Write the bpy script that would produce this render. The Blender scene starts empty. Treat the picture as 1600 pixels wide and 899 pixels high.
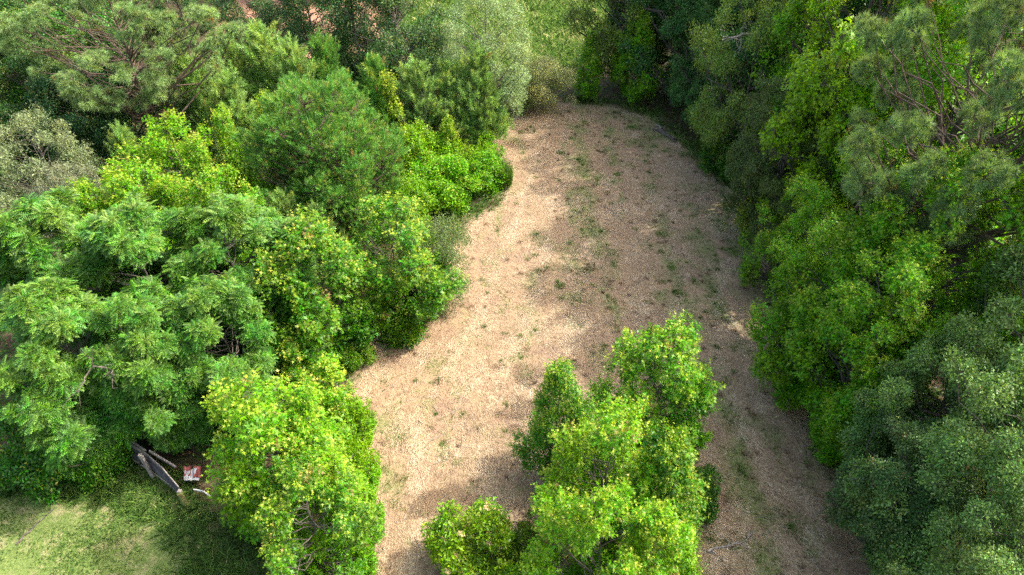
import bpy, math, random
import numpy as np
from mathutils import Vector

# ------------------------------------------------------------------ camera, light
SC = bpy.context.scene
COL = SC.collection
CAMH, PITCH, FPX = 20.0, math.radians(38.0), 1067.0
cam = bpy.data.objects.new('camera', bpy.data.cameras.new('camera'))
COL.objects.link(cam)
cam.location = (0, 0, CAMH)
cam.rotation_euler = (math.radians(90) - PITCH, 0, 0)
cam.data.sensor_width = 36.0
cam.data.lens = FPX / 1600 * 36.0
cam.data.clip_start = 0.1
cam.data.clip_end = 1500
SC.camera = cam

TOSUN = Vector((0.645, 0.15, 0.77)).normalized()
w = bpy.data.worlds.new('World'); SC.world = w; w.use_nodes = True
nt = w.node_tree
sky = nt.nodes.new('ShaderNodeTexSky'); sky.sky_type = 'NISHITA'; sky.sun_disc = False
sky.sun_elevation = math.asin(TOSUN.z)
sky.sun_rotation = math.atan2(TOSUN.x, TOSUN.y)
sky.air_density = 1.3; sky.dust_density = 7.0; sky.ozone_density = .6
bg = nt.nodes['Background']; bg.inputs['Strength'].default_value = 0.15
nt.links.new(sky.outputs['Color'], bg.inputs['Color'])
sun = bpy.data.objects.new('sun', bpy.data.lights.new('sun', 'SUN'))
COL.objects.link(sun)
sun.data.energy = 2.1; sun.data.angle = math.radians(0.55); sun.data.color = (1.0, 0.955, 0.88)
sun.rotation_euler = TOSUN.to_track_quat('Z', 'Y').to_euler()
sun.location = (30, 10, 60)
SC.view_settings.view_transform = 'Standard'; SC.view_settings.look = 'None'
SC.view_settings.exposure = 1.84; SC.view_settings.gamma = 1.0
SC.cycles.max_bounces = 8; SC.cycles.diffuse_bounces = 5; SC.cycles.glossy_bounces = 2
SC.cycles.transmission_bounces = 4; SC.cycles.transparent_max_bounces = 4
SC.cycles.use_denoising = False
SC.cycles.use_adaptive_sampling = False

# ------------------------------------------------------------------ helpers
def G(px, py, z=0.0):
    u = (px - 800) / FPX; v = (450 - py) / FPX
    dy = math.cos(PITCH) + v * math.sin(PITCH); dz = -math.sin(PITCH) + v * math.cos(PITCH)
    t = (z - CAMH) / dz
    return (u * t, dy * t)

def GA(pts, z=0.0):
    return np.array([G(p[0], p[1], z) for p in pts])

def nrm(a):
    return a / np.maximum(np.linalg.norm(a, axis=-1, keepdims=True), 1e-9)

def make_mesh(name, V, m, data=None, mat=None, smooth=False):
    """V (n*m,3): n polygons of m vertices each"""
    V = np.ascontiguousarray(V, dtype=np.float32).reshape(-1, 3)
    nv = len(V); nf = nv // m
    me = bpy.data.meshes.new(name)
    me.vertices.add(nv); me.vertices.foreach_set('co', V.ravel())
    me.loops.add(nv); me.loops.foreach_set('vertex_index', np.arange(nv, dtype=np.int32))
    me.polygons.add(nf)
    me.polygons.foreach_set('loop_start', np.arange(0, nv, m, dtype=np.int32))
    if data is not None:
        a = me.attributes.new('leafdata', 'FLOAT_COLOR', 'POINT')
        d = np.ones((nv, 4), dtype=np.float32); d[:, :3] = data
        a.data.foreach_set('color', d.ravel())
    me.update(calc_edges=True)
    if mat: me.materials.append(mat)
    return me

def place_tpl(tpl, P, T, N, S):
    """instance template tpl (k,3) at P with x axis T, z axis ~N, scale S"""
    T = nrm(T); B = nrm(np.cross(N, T)); N2 = np.cross(T, B)
    S = np.asarray(S).reshape(-1, 1, 1)
    return (P[:, None, :] + S * (tpl[None, :, 0:1] * T[:, None, :] + tpl[None, :, 1:2] * B[:, None, :] + tpl[None, :, 2:3] * N2[:, None, :]))

def rdir(rng, n):
    return nrm(rng.normal(size=(n, 3)))

# leaf outlines, unit length along x
def star_tpl():
    pts = []
    for i, (a, r) in enumerate([(-150, .42), (-118, .20), (-72, .62), (-40, .24), (0, .85), (40, .24), (72, .62), (118, .20), (150, .42), (180, .12)]):
        a = math.radians(a)
        pts.append((r * math.cos(a) + .25, r * math.sin(a), -0.35 * r * r))
    return np.array(pts)
STAR = star_tpl()
OVAL = np.array([(0, 0, 0), (.35, .24, .02), (.75, .20, -.02), (1.05, 0, -.12), (.75, -.20, -.02), (.35, -.24, .02)])
RHOMB = np.array([(0, 0, 0), (.45, .26, 0), (1, 0, -.12), (.45, -.26, 0)])
LONG = np.array([(0, 0, 0), (.4, .10, .03), (1, 0, -.2), (.4, -.10, .03)])
def frond_tpl(nl=6):
    out = []
    for i in range(nl):
        s = 0.18 + 0.75 * i / (nl - 1)
        zc = -0.55 * s * s + 0.12 * s
        for sg in (-1, 1):
            L = 0.30 * (1 - 0.45 * abs(s - .5)); wd = 0.060
            ax = np.array([math.cos(math.radians(58)), sg * math.sin(math.radians(58)), -0.35]); ax /= np.linalg.norm(ax)
            bx = np.array([-ax[1], ax[0], 0.0])
            o = np.array([s, 0, zc])
            out += [o, o + ax * L * .45 + bx * wd, o + ax * L, o + ax * L * .45 - bx * wd]
    o = np.array([0.93, 0, -0.55 * .86 + .11])
    out += [o, o + np.array([.12, .06, -.08]), o + np.array([.26, 0, -.2]), o + np.array([.12, -.06, -.08])]
    return np.array(out)
FROND = frond_tpl()
def needle_tpl(rng, n, kind):
    out = []
    for i in range(n):
        if kind == 'brush':      # along an upright shoot
            s = rng.uniform(0, 1.0); a = rng.uniform(0, 6.283); th = math.radians(rng.uniform(22, 60))
            o = np.array([s * 1.0, 0, 0]); L = rng.uniform(.45, .7) * (1 - .35 * s); wd = .045
        else:                    # pompom
            s = rng.uniform(0, .35); a = rng.uniform(0, 6.283); th = math.radians(rng.uniform(15, 100))
            o = np.array([s, 0, 0]); L = rng.uniform(.75, 1.0); wd = .055
        d = np.array([math.cos(th), math.sin(th) * math.cos(a), math.sin(th) * math.sin(a)])
        s2 = np.cross(d, rng.normal(size=3)); s2 /= np.linalg.norm(s2)
        out += [o - s2 * wd * .5, o + s2 * wd * .5, o + d * L]
    return np.array(out)

class Tubes:
    def __init__(s): s.q = []
    def add(s, pts, rad, n=5):
        pts = np.array(pts, dtype=float); rad = np.array(rad, dtype=float)
        tg = np.gradient(pts, axis=0); tg = nrm(tg)
        ref = np.array([0.31, 0.95, 0.1]) if abs(tg[0][2]) > .6 else np.array([0, 0, 1.0])
        a = nrm(np.cross(tg, ref)); b = np.cross(tg, a)
        an = np.linspace(0, 2 * math.pi, n, endpoint=False)
        ring = pts[:, None, :] + rad[:, None, None] * (np.cos(an)[None, :, None] * a[:, None, :] + np.sin(an)[None, :, None] * b[:, None, :])
        r2 = np.roll(ring, -1, axis=1)
        s.q.append(np.stack([ring[:-1], r2[:-1], r2[1:], ring[1:]], axis=2).reshape(-1, 3))
    def mesh(s, name, mat):
        return make_mesh(name, np.concatenate(s.q), 4, None, mat)

def curve_pts(a, b, rng, n=5, sag=0.0, wob=.05):
    a = np.array(a, float); b = np.array(b, float); L = np.linalg.norm(b - a)
    t = np.linspace(0, 1, n)[:, None]
    p = a + (b - a) * t
    p[:, 2] += sag * L * (np.sin(t[:, 0] * math.pi))
    p[1:-1] += rng.normal(size=(n - 2, 3)) * wob * L
    return p

# ------------------------------------------------------------------ materials
def node_mat(name):
    m = bpy.data.materials.new(name); m.use_nodes = True
    nt = m.node_tree
    for n in list(nt.nodes): nt.nodes.remove(n)
    out = nt.nodes.new('ShaderNodeOutputMaterial')
    return m, nt, out
def N(nt, t, **kw):
    n = nt.nodes.new(t)
    for k, v in kw.items(): setattr(n, k, v)
    return n
def mixc(nt, f, a, b, mode='MIX'):
    n = nt.nodes.new('ShaderNodeMix'); n.data_type = 'RGBA'; n.blend_type = mode
    for s, v in ((0, f), (6, a), (7, b)):
        if isinstance(v, bpy.types.NodeSocket): nt.links.new(v, n.inputs[s])
        elif isinstance(v, (int, float)): n.inputs[s].default_value = v
        else: n.inputs[s].default_value = (*v, 1)
    return n.outputs[2]
def mth(nt, op, a, b=0.0, clamp=False):
    n = nt.nodes.new('ShaderNodeMath'); n.operation = op; n.use_clamp = clamp
    for s, v in ((0, a), (1, b)):
        if isinstance(v, bpy.types.NodeSocket): nt.links.new(v, n.inputs[s])
        else: n.inputs[s].default_value = v
    return n.outputs[0]
def ramp(nt, f, stops):
    n = nt.nodes.new('ShaderNodeValToRGB'); cr = n.color_ramp
    while len(cr.elements) < len(stops): cr.elements.new(0.5)
    for e, (p, c) in zip(cr.elements, stops):
        e.position = p; e.color = (*c, 1) if len(c) == 3 else c
    nt.links.new(f, n.inputs[0]); return n.outputs[0]
def noise(nt, scale, detail=4, rough=.55, vec=None, dist=0.0):
    n = nt.nodes.new('ShaderNodeTexNoise'); n.inputs['Scale'].default_value = scale
    n.inputs['Detail'].default_value = detail; n.inputs['Roughness'].default_value = rough
    n.inputs['Distortion'].default_value = dist
    if vec is not None: nt.links.new(vec, n.inputs['Vector'])
    return n.outputs['Fac']

def leaf_mat(name, new_a, new_b, dead=(0.28, 0.16, 0.06), rough=.45, spec=.35, trans=.38, use_obj=True, base=None):
    m, nt, out = node_mat(name)
    at = N(nt, 'ShaderNodeAttribute', attribute_name='leafdata')
    sep = N(nt, 'ShaderNodeSeparateColor'); nt.links.new(at.outputs['Color'], sep.inputs[0])
    oi = N(nt, 'ShaderNodeObjectInfo')
    c0 = oi.outputs['Color'] if base is None else None
    if base is not None:
        rgb = N(nt, 'ShaderNodeRGB'); rgb.outputs[0].default_value = (*base, 1); c0 = rgb.outputs[0]
    f = mth(nt, 'ADD', mth(nt, 'MULTIPLY', sep.outputs[0], 1.1), .38)
    vm = N(nt, 'ShaderNodeVectorMath', operation='SCALE'); nt.links.new(c0, vm.inputs[0]); nt.links.new(f, vm.inputs['Scale'])
    hs = N(nt, 'ShaderNodeHueSaturation'); nt.links.new(vm.outputs[0], hs.inputs['Color'])
    geo = N(nt, 'ShaderNodeNewGeometry')
    nz = noise(nt, .9, 2, vec=geo.outputs['Position'])
    hv = mth(nt, 'ADD', mth(nt, 'MULTIPLY', nz, .09), .44)
    hv = mth(nt, 'ADD', hv, mth(nt, 'MULTIPLY', mth(nt, 'FRACT', mth(nt, 'MULTIPLY', sep.outputs[0], 17.3)), .035))
    nt.links.new(hv, hs.inputs['Hue'])
    nt.links.new(mth(nt, 'ADD', mth(nt, 'MULTIPLY', mth(nt, 'FRACT', mth(nt, 'MULTIPLY', sep.outputs[0], 7.9)), .30), .98), hs.inputs['Saturation'])
    newc = mixc(nt, ramp(nt, noise(nt, 1.7, 2, vec=geo.outputs['Position']), [(.54, (0, 0, 0)), (.72, (1, 1, 1))]), new_a, new_b)
    c = mixc(nt, sep.outputs[1], hs.outputs[0], newc)
    c = mixc(nt, sep.outputs[2], c, dead)
    p = N(nt, 'ShaderNodeBsdfPrincipled'); nt.links.new(c, p.inputs['Base Color'])
    p.inputs['Roughness'].default_value = rough; p.inputs['Specular IOR Level'].default_value = spec
    tr = N(nt, 'ShaderNodeBsdfTranslucent')
    nt.links.new(mixc(nt, 1.0, c, (1.5, 1.35, .5), 'MULTIPLY'), tr.inputs['Color'])
    mx = N(nt, 'ShaderNodeMixShader'); mx.inputs[0].default_value = trans
    nt.links.new(p.outputs[0], mx.inputs[1]); nt.links.new(tr.outputs[0], mx.inputs[2])
    nt.links.new(mx.outputs[0], out.inputs[0])
    return m

def bark_mat(name, a, b, sc=9):
    m, nt, out = node_mat(name)
    tc = N(nt, 'ShaderNodeTexCoord'); mp = N(nt, 'ShaderNodeMapping'); mp.inputs['Scale'].default_value = (1, 1, .3)
    nt.links.new(tc.outputs['Object'], mp.inputs[0])
    c = ramp(nt, noise(nt, sc, 5, .65, mp.outputs[0]), [(.35, a), (.68, b)])
    p = N(nt, 'ShaderNodeBsdfPrincipled'); nt.links.new(c, p.inputs['Base Color']); p.inputs['Roughness'].default_value = .9
    bp = N(nt, 'ShaderNodeBump'); bp.inputs['Strength'].default_value = .6; bp.inputs['Distance'].default_value = .02
    nt.links.new(noise(nt, sc * 3, 4, .6, mp.outputs[0]), bp.inputs['Height']); nt.links.new(bp.outputs[0], p.inputs['Normal'])
    nt.links.new(p.outputs[0], out.inputs[0])
    return m

M_GUM = leaf_mat('sweetgum_leaves', (.46, .55, .05), (.66, .46, .16), trans=.45)
M_OAK = leaf_mat('oak_leaves', (.30, .33, .08), (.36, .22, .06), rough=.48, spec=.35, trans=.3)
M_PIN = leaf_mat('compound_leaves', (.26, .36, .05), (.30, .40, .09), rough=.5, spec=.3, trans=.38)
M_PINE = leaf_mat('pine_needles', (.30, .36, .06), (.26, .34, .08), rough=.5, spec=.35, trans=.3)
M_WEED = leaf_mat('weed_leaves', (.40, .46, .04), (.50, .42, .15), trans=.42)
M_BARK = bark_mat('grey_bark', (.045, .036, .03), (.13, .11, .09))
M_PBARK = bark_mat('pine_bark', (.05, .035, .025), (.15, .10, .07))
M_PALE = bark_mat('pale_dead_wood', (.15, .13, .11), (.36, .32, .28))
M_WOOD = bark_mat('weathered_plank', (.035, .033, .038), (.13, .12, .13), 5)
M_WOOD2 = bark_mat('bleached_plank', (.14, .12, .11), (.34, .30, .26), 5)

# ------------------------------------------------------------------ crown builders
def envelope(kind, u):
    if kind == 'cone': return np.minimum(1, (u / .22 + .15)) * (1 - u) ** .62 * 1.05 + .06
    if kind == 'ovoid': return np.sqrt(np.maximum(0, 1 - (2 * u ** .85 - 1) ** 2)) * .95 + .10
    if kind == 'dome': return np.minimum(1, .55 + u * 1.2) * np.sqrt(np.maximum(0, 1 - u ** 2.4)) + .05
    return np.sqrt(np.maximum(0, 1 - (2 * u - 1) ** 2)) + .05

def lobes(rng, H, R, zb, kind, n, lr, flat=.8, spire=1, sfl=1.6, core=0):
    L = []; ph = rng.uniform(0, 6.28, 2)
    for i in range(n):
        u = (i + .5) / n; u = u ** .92
        e = envelope(kind, u) * R
        if rng.random() < .12 and i > 2: continue
        az = i * 2.399 + rng.uniform(-.6, .6)
        e = e * (1 + .16 * math.sin(az * 2 + ph[0]) + .12 * math.sin(az * 3 + ph[1] + u * 5))
        r = lr * R * rng.uniform(.6, 1.4) * (1 - .35 * u)
        d = max(0, e - r * .75) * rng.uniform(.75, 1.12)
        z = zb + (H - zb) * u - r * .35
        L.append((np.array([d * math.cos(az), d * math.sin(az), z]), r, flat))
    for c, r, fl in list(L):        # side shoots standing out of the main masses
        for q in range(spire):
            a = rng.uniform(0, 6.28); o = np.array([c[0], c[1], 0]) / (np.hypot(c[0], c[1]) + .01) * .7 + np.array([math.cos(a), math.sin(a), 0]) * .7
            L.append((c + o * r * rng.uniform(.5, 1.0) + np.array([0, 0, r * fl * rng.uniform(.4, 1.1)]), r * rng.uniform(.28, .45), sfl))
    for i in range(core):
        a = i * 2.4; u = .08 + .7 * i / core
        L.append((np.array([.36 * R * math.cos(a), .36 * R * math.sin(a), zb + (H - zb) * u]), R * .34 * (1 - .3 * u), 1.1))
    top = rng.uniform(-.12, .12, 2) * R
    L.append((np.array([top[0], top[1], H - lr * R * .55]), lr * R * .55, 1.1))
    return L

def lobe_points(rng, L, dens, zmin=.25, inner=.2):
    top = max(c[2] + r * fl for c, r, fl in L[-1:])
    P = []; D = []
    for c, r, fl in L:
        n = int(dens * r * r * 12.6)
        d = rdir(rng, n)
        out = np.array([c[0], c[1], 0]); 
        ln = np.linalg.norm(out); out = out / ln if ln > .05 else np.zeros(3)
        k = d @ (out * .6 + np.array([0, 0, .8])) > rng.uniform(-1.0, .35, n) - .1
        d = d[k]; n = len(d)
        rr = r * np.where(rng.random(n) < inner, rng.uniform(.45, .8, n), rng.uniform(.82, 1.08, n))
        # lumpy surface
        rr *= 1 + .16 * np.sin(d[:, 0] * 5 + c[0] * 3) * np.sin(d[:, 1] * 5 + c[1] * 3) + .08 * np.sin(d[:, 2] * 9 + c[2] * 5)
        p = c + d * rr[:, None] * np.array([1, 1, fl])
        # cull points buried in other lobes
        keep = np.ones(n, bool)
        for c2, r2, f2 in L:
            if c2 is c: continue
            q = (p - c2) / np.array([1, 1, f2]); keep &= (np.einsum('ij,ij->i', q, q) > (r2 * .62) ** 2)
        keep &= (p[:, 2] > zmin) & (p[:, 2] < top * 1.01)
        P.append(p[keep]); D.append(nrm(d[keep] * .8 + out * .35 + np.array([0, 0, .35])))
    return np.concatenate(P), np.concatenate(D)

def skeleton(rng, H, R, L, r0, P, mat, name, fork=.25, twigs=5, bare=0):
    T = Tubes()
    n = 9; z = np.linspace(-.25, H * .9, n)
    wob = np.cumsum(rng.normal(size=(n, 2)), axis=0) * .035 * R; wob -= wob[0]
    tr = np.c_[wob, z]
    T.add(tr, r0 * (1 - np.linspace(0, 1, n) ** .8 * .88) * np.r_[1.25, np.ones(n - 1)], 8)
    for c, r, fl in L:
        zs = max(H * .12, c[2] - np.hypot(c[0], c[1]) * rng.uniform(.5, .9)); k = np.interp(zs, z, range(n)); i = int(min(k, n - 2)); f = k - i
        a = tr[i] * (1 - f) + tr[i + 1] * f
        ra = max(.012, r0 * (1 - zs / H) * .45)
        T.add(curve_pts(a, c, rng, 5, -.06), np.linspace(ra, ra * .45, 5), 5)
        q = P[np.linalg.norm(P - c, axis=1) < r * 1.15]
        if len(q):
            for j in rng.integers(0, len(q), twigs):
                T.add(curve_pts(c, q[j], rng, 4, .04, .06), np.linspace(ra * .4, ra * .12 + .003, 4), 3)
    return T.mesh(name, mat)

def frames(rng, D):
    a = nrm(np.cross(D, rdir(rng, len(D)))); return a, np.cross(D, a)

def leafdata(n, m, R, Gf, B):
    d = np.stack([R, Gf, B], axis=1); return np.repeat(d, m, axis=0)

def gum_leaves(rng, P, D, k, L, size, H, newf=.45, tpl=STAR, top=.35):
    n = len(P); a, b = frames(rng, D)
    V = []; X = []
    pn = np.clip((P[:, 2] / H - top) * 1.6, 0, 1) * (rng.random(n) < .62) * newf * rng.uniform(.4, 1.6, n)
    dead = (rng.random(n) < .012) * .8
    for j in range(k):
        t = (j + .5) / k
        an = j * 2.4 + rng.uniform(0, 6.28, n) * .3
        rad = np.cos(an)[:, None] * a + np.sin(an)[:, None] * b
        c = P + D * (L * (t - .35))[..., None] if np.ndim(L) else P + D * L * (t - .35)
        c = c + rng.normal(size=(n, 3)) * L * .16
        T = nrm(rad * (1.15 - .7 * t) + D * (.25 + .7 * t) + np.array([0, 0, -.18]) + rng.normal(size=(n, 3)) * .28)
        Nn = nrm(D * .5 + np.array([0, 0, 1.0]) + rng.normal(size=(n, 3)) * .38)
        s = size * (1.12 - .5 * t) * rng.uniform(.75, 1.2, n)
        V.append(place_tpl(tpl, c + T * .03, T, Nn, s).reshape(-1, 3))
        g = np.clip(pn * (t ** 2.0) * 1.5, 0, .95)
        X.append(leafdata(n, len(tpl), rng.random(n), g, dead * 1.0))
    return np.concatenate(V), np.concatenate(X), len(tpl)

def cluster_leaves(rng, P, D, k, rad, size, H, tpl=OVAL, newp=.04, up=.8, deadp=.004):
    n = len(P); V = []; X = []
    nw = (rng.random(n) < newp) * rng.uniform(.3, 1, n); dd = (rng.random(n) < deadp) * .8
    for j in range(k):
        c = P + rdir(rng, n) * rad * rng.random((n, 1)) ** .5
        T = nrm(D * .7 + rdir(rng, n) * .9 + np.array([0, 0, -.15]))
        Nn = nrm(D * .4 + np.array([0, 0, up]) + rng.normal(size=(n, 3)) * .5)
        V.append(place_tpl(tpl, c, T, Nn, size * rng.uniform(.65, 1.25, n)).reshape(-1, 3))
        X.append(leafdata(n, len(tpl), rng.random(n), nw * (rng.random(n) < .7), dd))
    return np.concatenate(V), np.concatenate(X), len(tpl)

def frond_leaves(rng, P, D, k, size, H):
    n = len(P); a, b = frames(rng, nrm(D * .5 + np.array([0, 0, .9]))); V = []; X = []
    D2 = nrm(D * .5 + np.array([0, 0, .9]))
    pn = np.clip((P[:, 2] / H - .55) * 1.8, 0, 1) * (rng.random(n) < .5)
    for j in range(k):
        an = j * 6.283 / k + rng.uniform(-.4, .4, n)
        rad = np.cos(an)[:, None] * a + np.sin(an)[:, None] * b
        T = nrm(rad + D2 * rng.uniform(.0, .75, (n, 1)) + D * .35)
        Nn = nrm(D2 + rng.normal(size=(n, 3)) * .2)
        s = size * rng.uniform(.7, 1.15, n)
        V.append(place_tpl(FROND, P + rng.normal(size=(n, 3)) * .05, T, Nn, s).reshape(-1, 3))
        r = np.repeat(rng.random(n), len(FROND)); g = np.repeat(pn * rng.uniform(0, .8, n), len(FROND))
        X.append(np.stack([r, g, np.zeros_like(r)], axis=1))
    return np.concatenate(V), np.concatenate(X), 4

def tufts(rng, P, D, size, kind, nn, newp=.3, tips=None):
    V = []; X = []; n = len(P); idx = np.arange(n) % 5
    for q in range(5):
        tpl = needle_tpl(rng, nn, kind); s = idx == q; m = s.sum()
        if not m: continue
        V.append(place_tpl(tpl, P[s], D[s], rdir(rng, m), size * rng.uniform(.7, 1.25, m)).reshape(-1, 3))
        base = np.repeat(rng.uniform(.15, .85, m), nn * 3); r = np.clip(base + np.repeat(rng.uniform(-.2, .2, m * nn), 3), 0, 1)
        g = np.repeat((rng.random(m) < newp) * rng.uniform(.2, .9, m), nn * 3) * np.tile((tpl[:, 0] > .35) * 1.0, m)
        X.append(np.stack([r, g, np.repeat((rng.random(m) < .012) * .8, nn * 3)], axis=1))
    return np.concatenate(V), np.concatenate(X), 3

VAR = {}
def variant(kind, seed):
    key = (kind, seed)
    if key in VAR: return VAR[key]
    rng = np.random.default_rng(sum(map(ord, kind)) * 31 + seed)
    bark = M_BARK
    if kind == 'gum':          # young sweetgum, pointed, full to the ground
        H, R, zb, r0 = 6.0, 1.9, .7, .09
        L = lobes(rng, H, R, zb, 'cone', 22, .36, 1.0, 2, 2.0); P, D = lobe_points(rng, L, 19)
        D = nrm(D + np.array([0, 0, .45]))
        f = gum_leaves(rng, P, D, 12, .36, .150, H, .6, top=.2); mat = M_GUM
    elif kind == 'gumround':   # broader, rounder young sweetgum
        H, R, zb, r0 = 6.0, 2.1, .5, .10
        L = lobes(rng, H, R, zb, 'ovoid', 24, .34, .9, 3, 1.6); P, D = lobe_points(rng, L, 18)
        D = nrm(D + np.array([0, 0, .35]))
        f = gum_leaves(rng, P, D, 12, .36, .147, H, .6, top=.25); mat = M_GUM
    elif kind == 'gumtall':    # bigger sweetgum, leafy clumps on layered limbs
        H, R, zb, r0 = 12.0, 3.4, 2.0, .20
        L = lobes(rng, H, R, zb, 'ovoid', 40, .27, .75, 2); P, D = lobe_points(rng, L, 17)
        f = gum_leaves(rng, P, D, 9, .42, .165, H, .5, top=.3); mat = M_GUM
    elif kind == 'sapling':    # slim shoot
        H, R, zb, r0 = 5.0, .8, .8, .04
        L = lobes(rng, H, R, zb, 'cone', 16, .42, 1.2); P, D = lobe_points(rng, L, 34)
        D = nrm(D + np.array([0, 0, .5]))
        f = gum_leaves(rng, P, D, 9, .32, .135, H, .9, top=.1); mat = M_GUM
    elif kind == 'frond':      # compound leaves in drooping layered tufts
        H, R, zb, r0 = 7.5, 2.9, 1.6, .13
        L = lobes(rng, H, R, zb, 'dome', 28, .27, .62, 2, .8); P, D = lobe_points(rng, L, 24, inner=.12)
        f = frond_leaves(rng, P, D, 7, .35, H); mat = M_PIN
    elif kind == 'oak':
        H, R, zb, r0 = 10.0, 3.6, 1.5, .22
        L = lobes(rng, H, R, zb, 'ovoid', 40, .26, .72, 2, 1.0); P, D = lobe_points(rng, L, 25)
        f = cluster_leaves(rng, P, D, 13, .26, .105, H); mat = M_OAK
    elif kind == 'fine':       # far or fine-leaved hardwood
        H, R, zb, r0 = 10.0, 3.3, 1.2, .18
        L = lobes(rng, H, R, zb, 'ovoid', 48, .25, .8); P, D = lobe_points(rng, L, 24)
        f = cluster_leaves(rng, P, D, 10, .3, .13, H, RHOMB, .10); mat = M_OAK
    elif kind == 'willowy':    # airy, hanging narrow leaves
        H, R, zb, r0 = 9.0, 3.4, 1.2, .14
        L = lobes(rng, H, R, zb, 'ovoid', 52, .22, .6); P, D = lobe_points(rng, L, 26)
        f = cluster_leaves(rng, P, nrm(D + np.array([0, 0, -.5])), 11, .3, .16, H, LONG, .12, .5); mat = M_OAK
    elif kind == 'shrub':
        H, R, zb, r0 = 2.6, 1.5, .25, .035
        L = lobes(rng, H, R, zb, 'dome', 20, .36, .9); P, D = lobe_points(rng, L, 42, .05)
        f = cluster_leaves(rng, P, nrm(D + np.array([0, 0, .5])), 10, .20, .105, H, OVAL, .10, .6); mat = M_WEED
    elif kind == 'greyshrub':
        H, R, zb, r0 = 4.0, 1.5, .4, .05
        L = lobes(rng, H, R, zb, 'ovoid', 26, .32, 1.1); P, D = lobe_points(rng, L, 40, .05)
        f = cluster_leaves(rng, P, nrm(D + np.array([0, 0, .8])), 12, .22, .075, H, LONG * [1, 2, 1], .05, .4); mat = M_WEED
    elif kind == 'weeds':      # tall leafy stems, feathery
        H, R, zb, r0 = 2.2, 1.2, .1, .015
        n = 240; rr = R * np.sqrt(rng.random(n)); az = rng.uniform(0, 6.283, n)
        hh = H * (.55 + .45 * rng.random(n)) * np.sqrt(1 - (rr / R * .75) ** 2)
        P = []; D = []
        for i in range(n):
            q = rng.uniform(.15, 1, 16); lean = np.array([math.cos(az[i]), math.sin(az[i])]) * .28
            x = np.c_[(rr[i] * math.cos(az[i]) + lean[0] * q * hh[i]), (rr[i] * math.sin(az[i]) + lean[1] * q * hh[i]), q * hh[i]]
            P.append(x); D.append(np.tile(nrm(np.array([lean[0], lean[1], 1.0])), (16, 1)))
        P = np.concatenate(P); D = np.concatenate(D)
        L = [(np.array([rr[i] * math.cos(az[i]) * .8, rr[i] * math.sin(az[i]) * .8, hh[i] * .8]), .3, 1) for i in range(0, n, 8)]
        f = cluster_leaves(rng, P, D, 6, .09, .115, H, LONG * [1, 1.5, 1], .08, .5); mat = M_WEED
    elif kind == 'pineyoung':
        H, R, zb, r0 = 6.0, 1.7, .5, .07; bark = M_PBARK
        P = []; D = []; L = []
        nb = 64
        for i in range(nb):
            u = (i + .5) / nb; z0 = zb + (H * .93 - zb) * u; az = i * 2.4 + rng.uniform(-.3, .3)
            ln = R * (1.03 - u) ** .5 * rng.uniform(.55, 1.15)
            o = np.array([math.cos(az), math.sin(az), 0])
            for s in range(max(5, int(ln * 17))):
                t = rng.uniform(.30, 1.05) ; q = o * ln * t + np.array([0, 0, z0 + ln * .62 * t * t]) + rng.normal(size=3) * .15 * (ln * .5 + .3)
                P.append(q); D.append(nrm(o * .55 * t + np.array([0, 0, 1.0]) + rng.normal(size=3) * .22))
            L.append((o * ln * .9 + np.array([0, 0, z0 + ln * .5]), .35, 1))
        for s in range(10):
            P.append(np.array([0, 0, H * (.86 + .014 * s)]) + rng.normal(size=3) * .05); D.append(nrm(np.array([0, 0, 1.0]) + rng.normal(size=3) * .15))
        P = np.array(P); D = np.array(D)
        f = tufts(rng, P, D, .46, 'brush', 55, .15); mat = M_PINE
    elif kind == 'pinedense':
        H, R, zb, r0 = 9.0, 3.2, 1.0, .16; bark = M_PBARK
        L = lobes(rng, H, R, zb, 'ovoid', 60, .20, 1.0, 4, 2.0, 16); P, D = lobe_points(rng, L, 27, inner=.3)
        D = nrm(D + np.array([0, 0, .55])); f = tufts(rng, P, D, .33, 'brush', 50, .2); mat = M_PINE
    elif kind == 'pinetall':
        H, R, zb, r0 = 15.0, 4.2, 7.2, .24; bark = M_PBARK
        L = lobes(rng, H, R, zb, 'ovoid', 84, .145, .7, 1, .9); P, D = lobe_points(rng, L, 15, inner=.25)
        D = nrm(D + np.array([0, 0, .35])); f = tufts(rng, P, D, .30, 'pom', 75, .2); mat = M_PINE
    V, X, m = f
    crown = make_mesh(kind + '_crown', V, m, X, mat)
    trunk = skeleton(rng, H, R, L, r0, P, bark, kind + '_trunk')
    VAR[key] = (H, R, crown, trunk)
    return VAR[key]

DONE = []
def tree(kind, seed, name, ax, ay, h, R, col, label, cat, group=None, rot=None, world=None):
    """apex seen at pixel (ax, ay), height h metres, crown radius R metres"""
    Hn, Rn, cm, tm = variant(kind, seed)
    trunkname = 'stems' if kind in ('shrub', 'greyshrub', 'weeds') else 'trunk'
    x, y = world if world else G(ax, ay, h)
    e = bpy.data.objects.new(name, None); COL.objects.link(e)
    e.location = (x, y, 0); e.rotation_euler = (0, 0, rot if rot is not None else random.Random(ax * 7 + ay).uniform(0, 6.28))
    e.empty_display_size = .5
    e.scale = (R / Rn, R / Rn, h / Hn)
    e['label'] = label; e['category'] = cat
    if group: e['group'] = group
    c = bpy.data.objects.new('crown' if trunkname == 'trunk' else 'foliage', cm); COL.objects.link(c); c.parent = e
    c.color = (*col, 1)
    t = bpy.data.objects.new(trunkname, tm); COL.objects.link(t); t.parent = e
    DONE.append((x, y, R))
    return e
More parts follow.
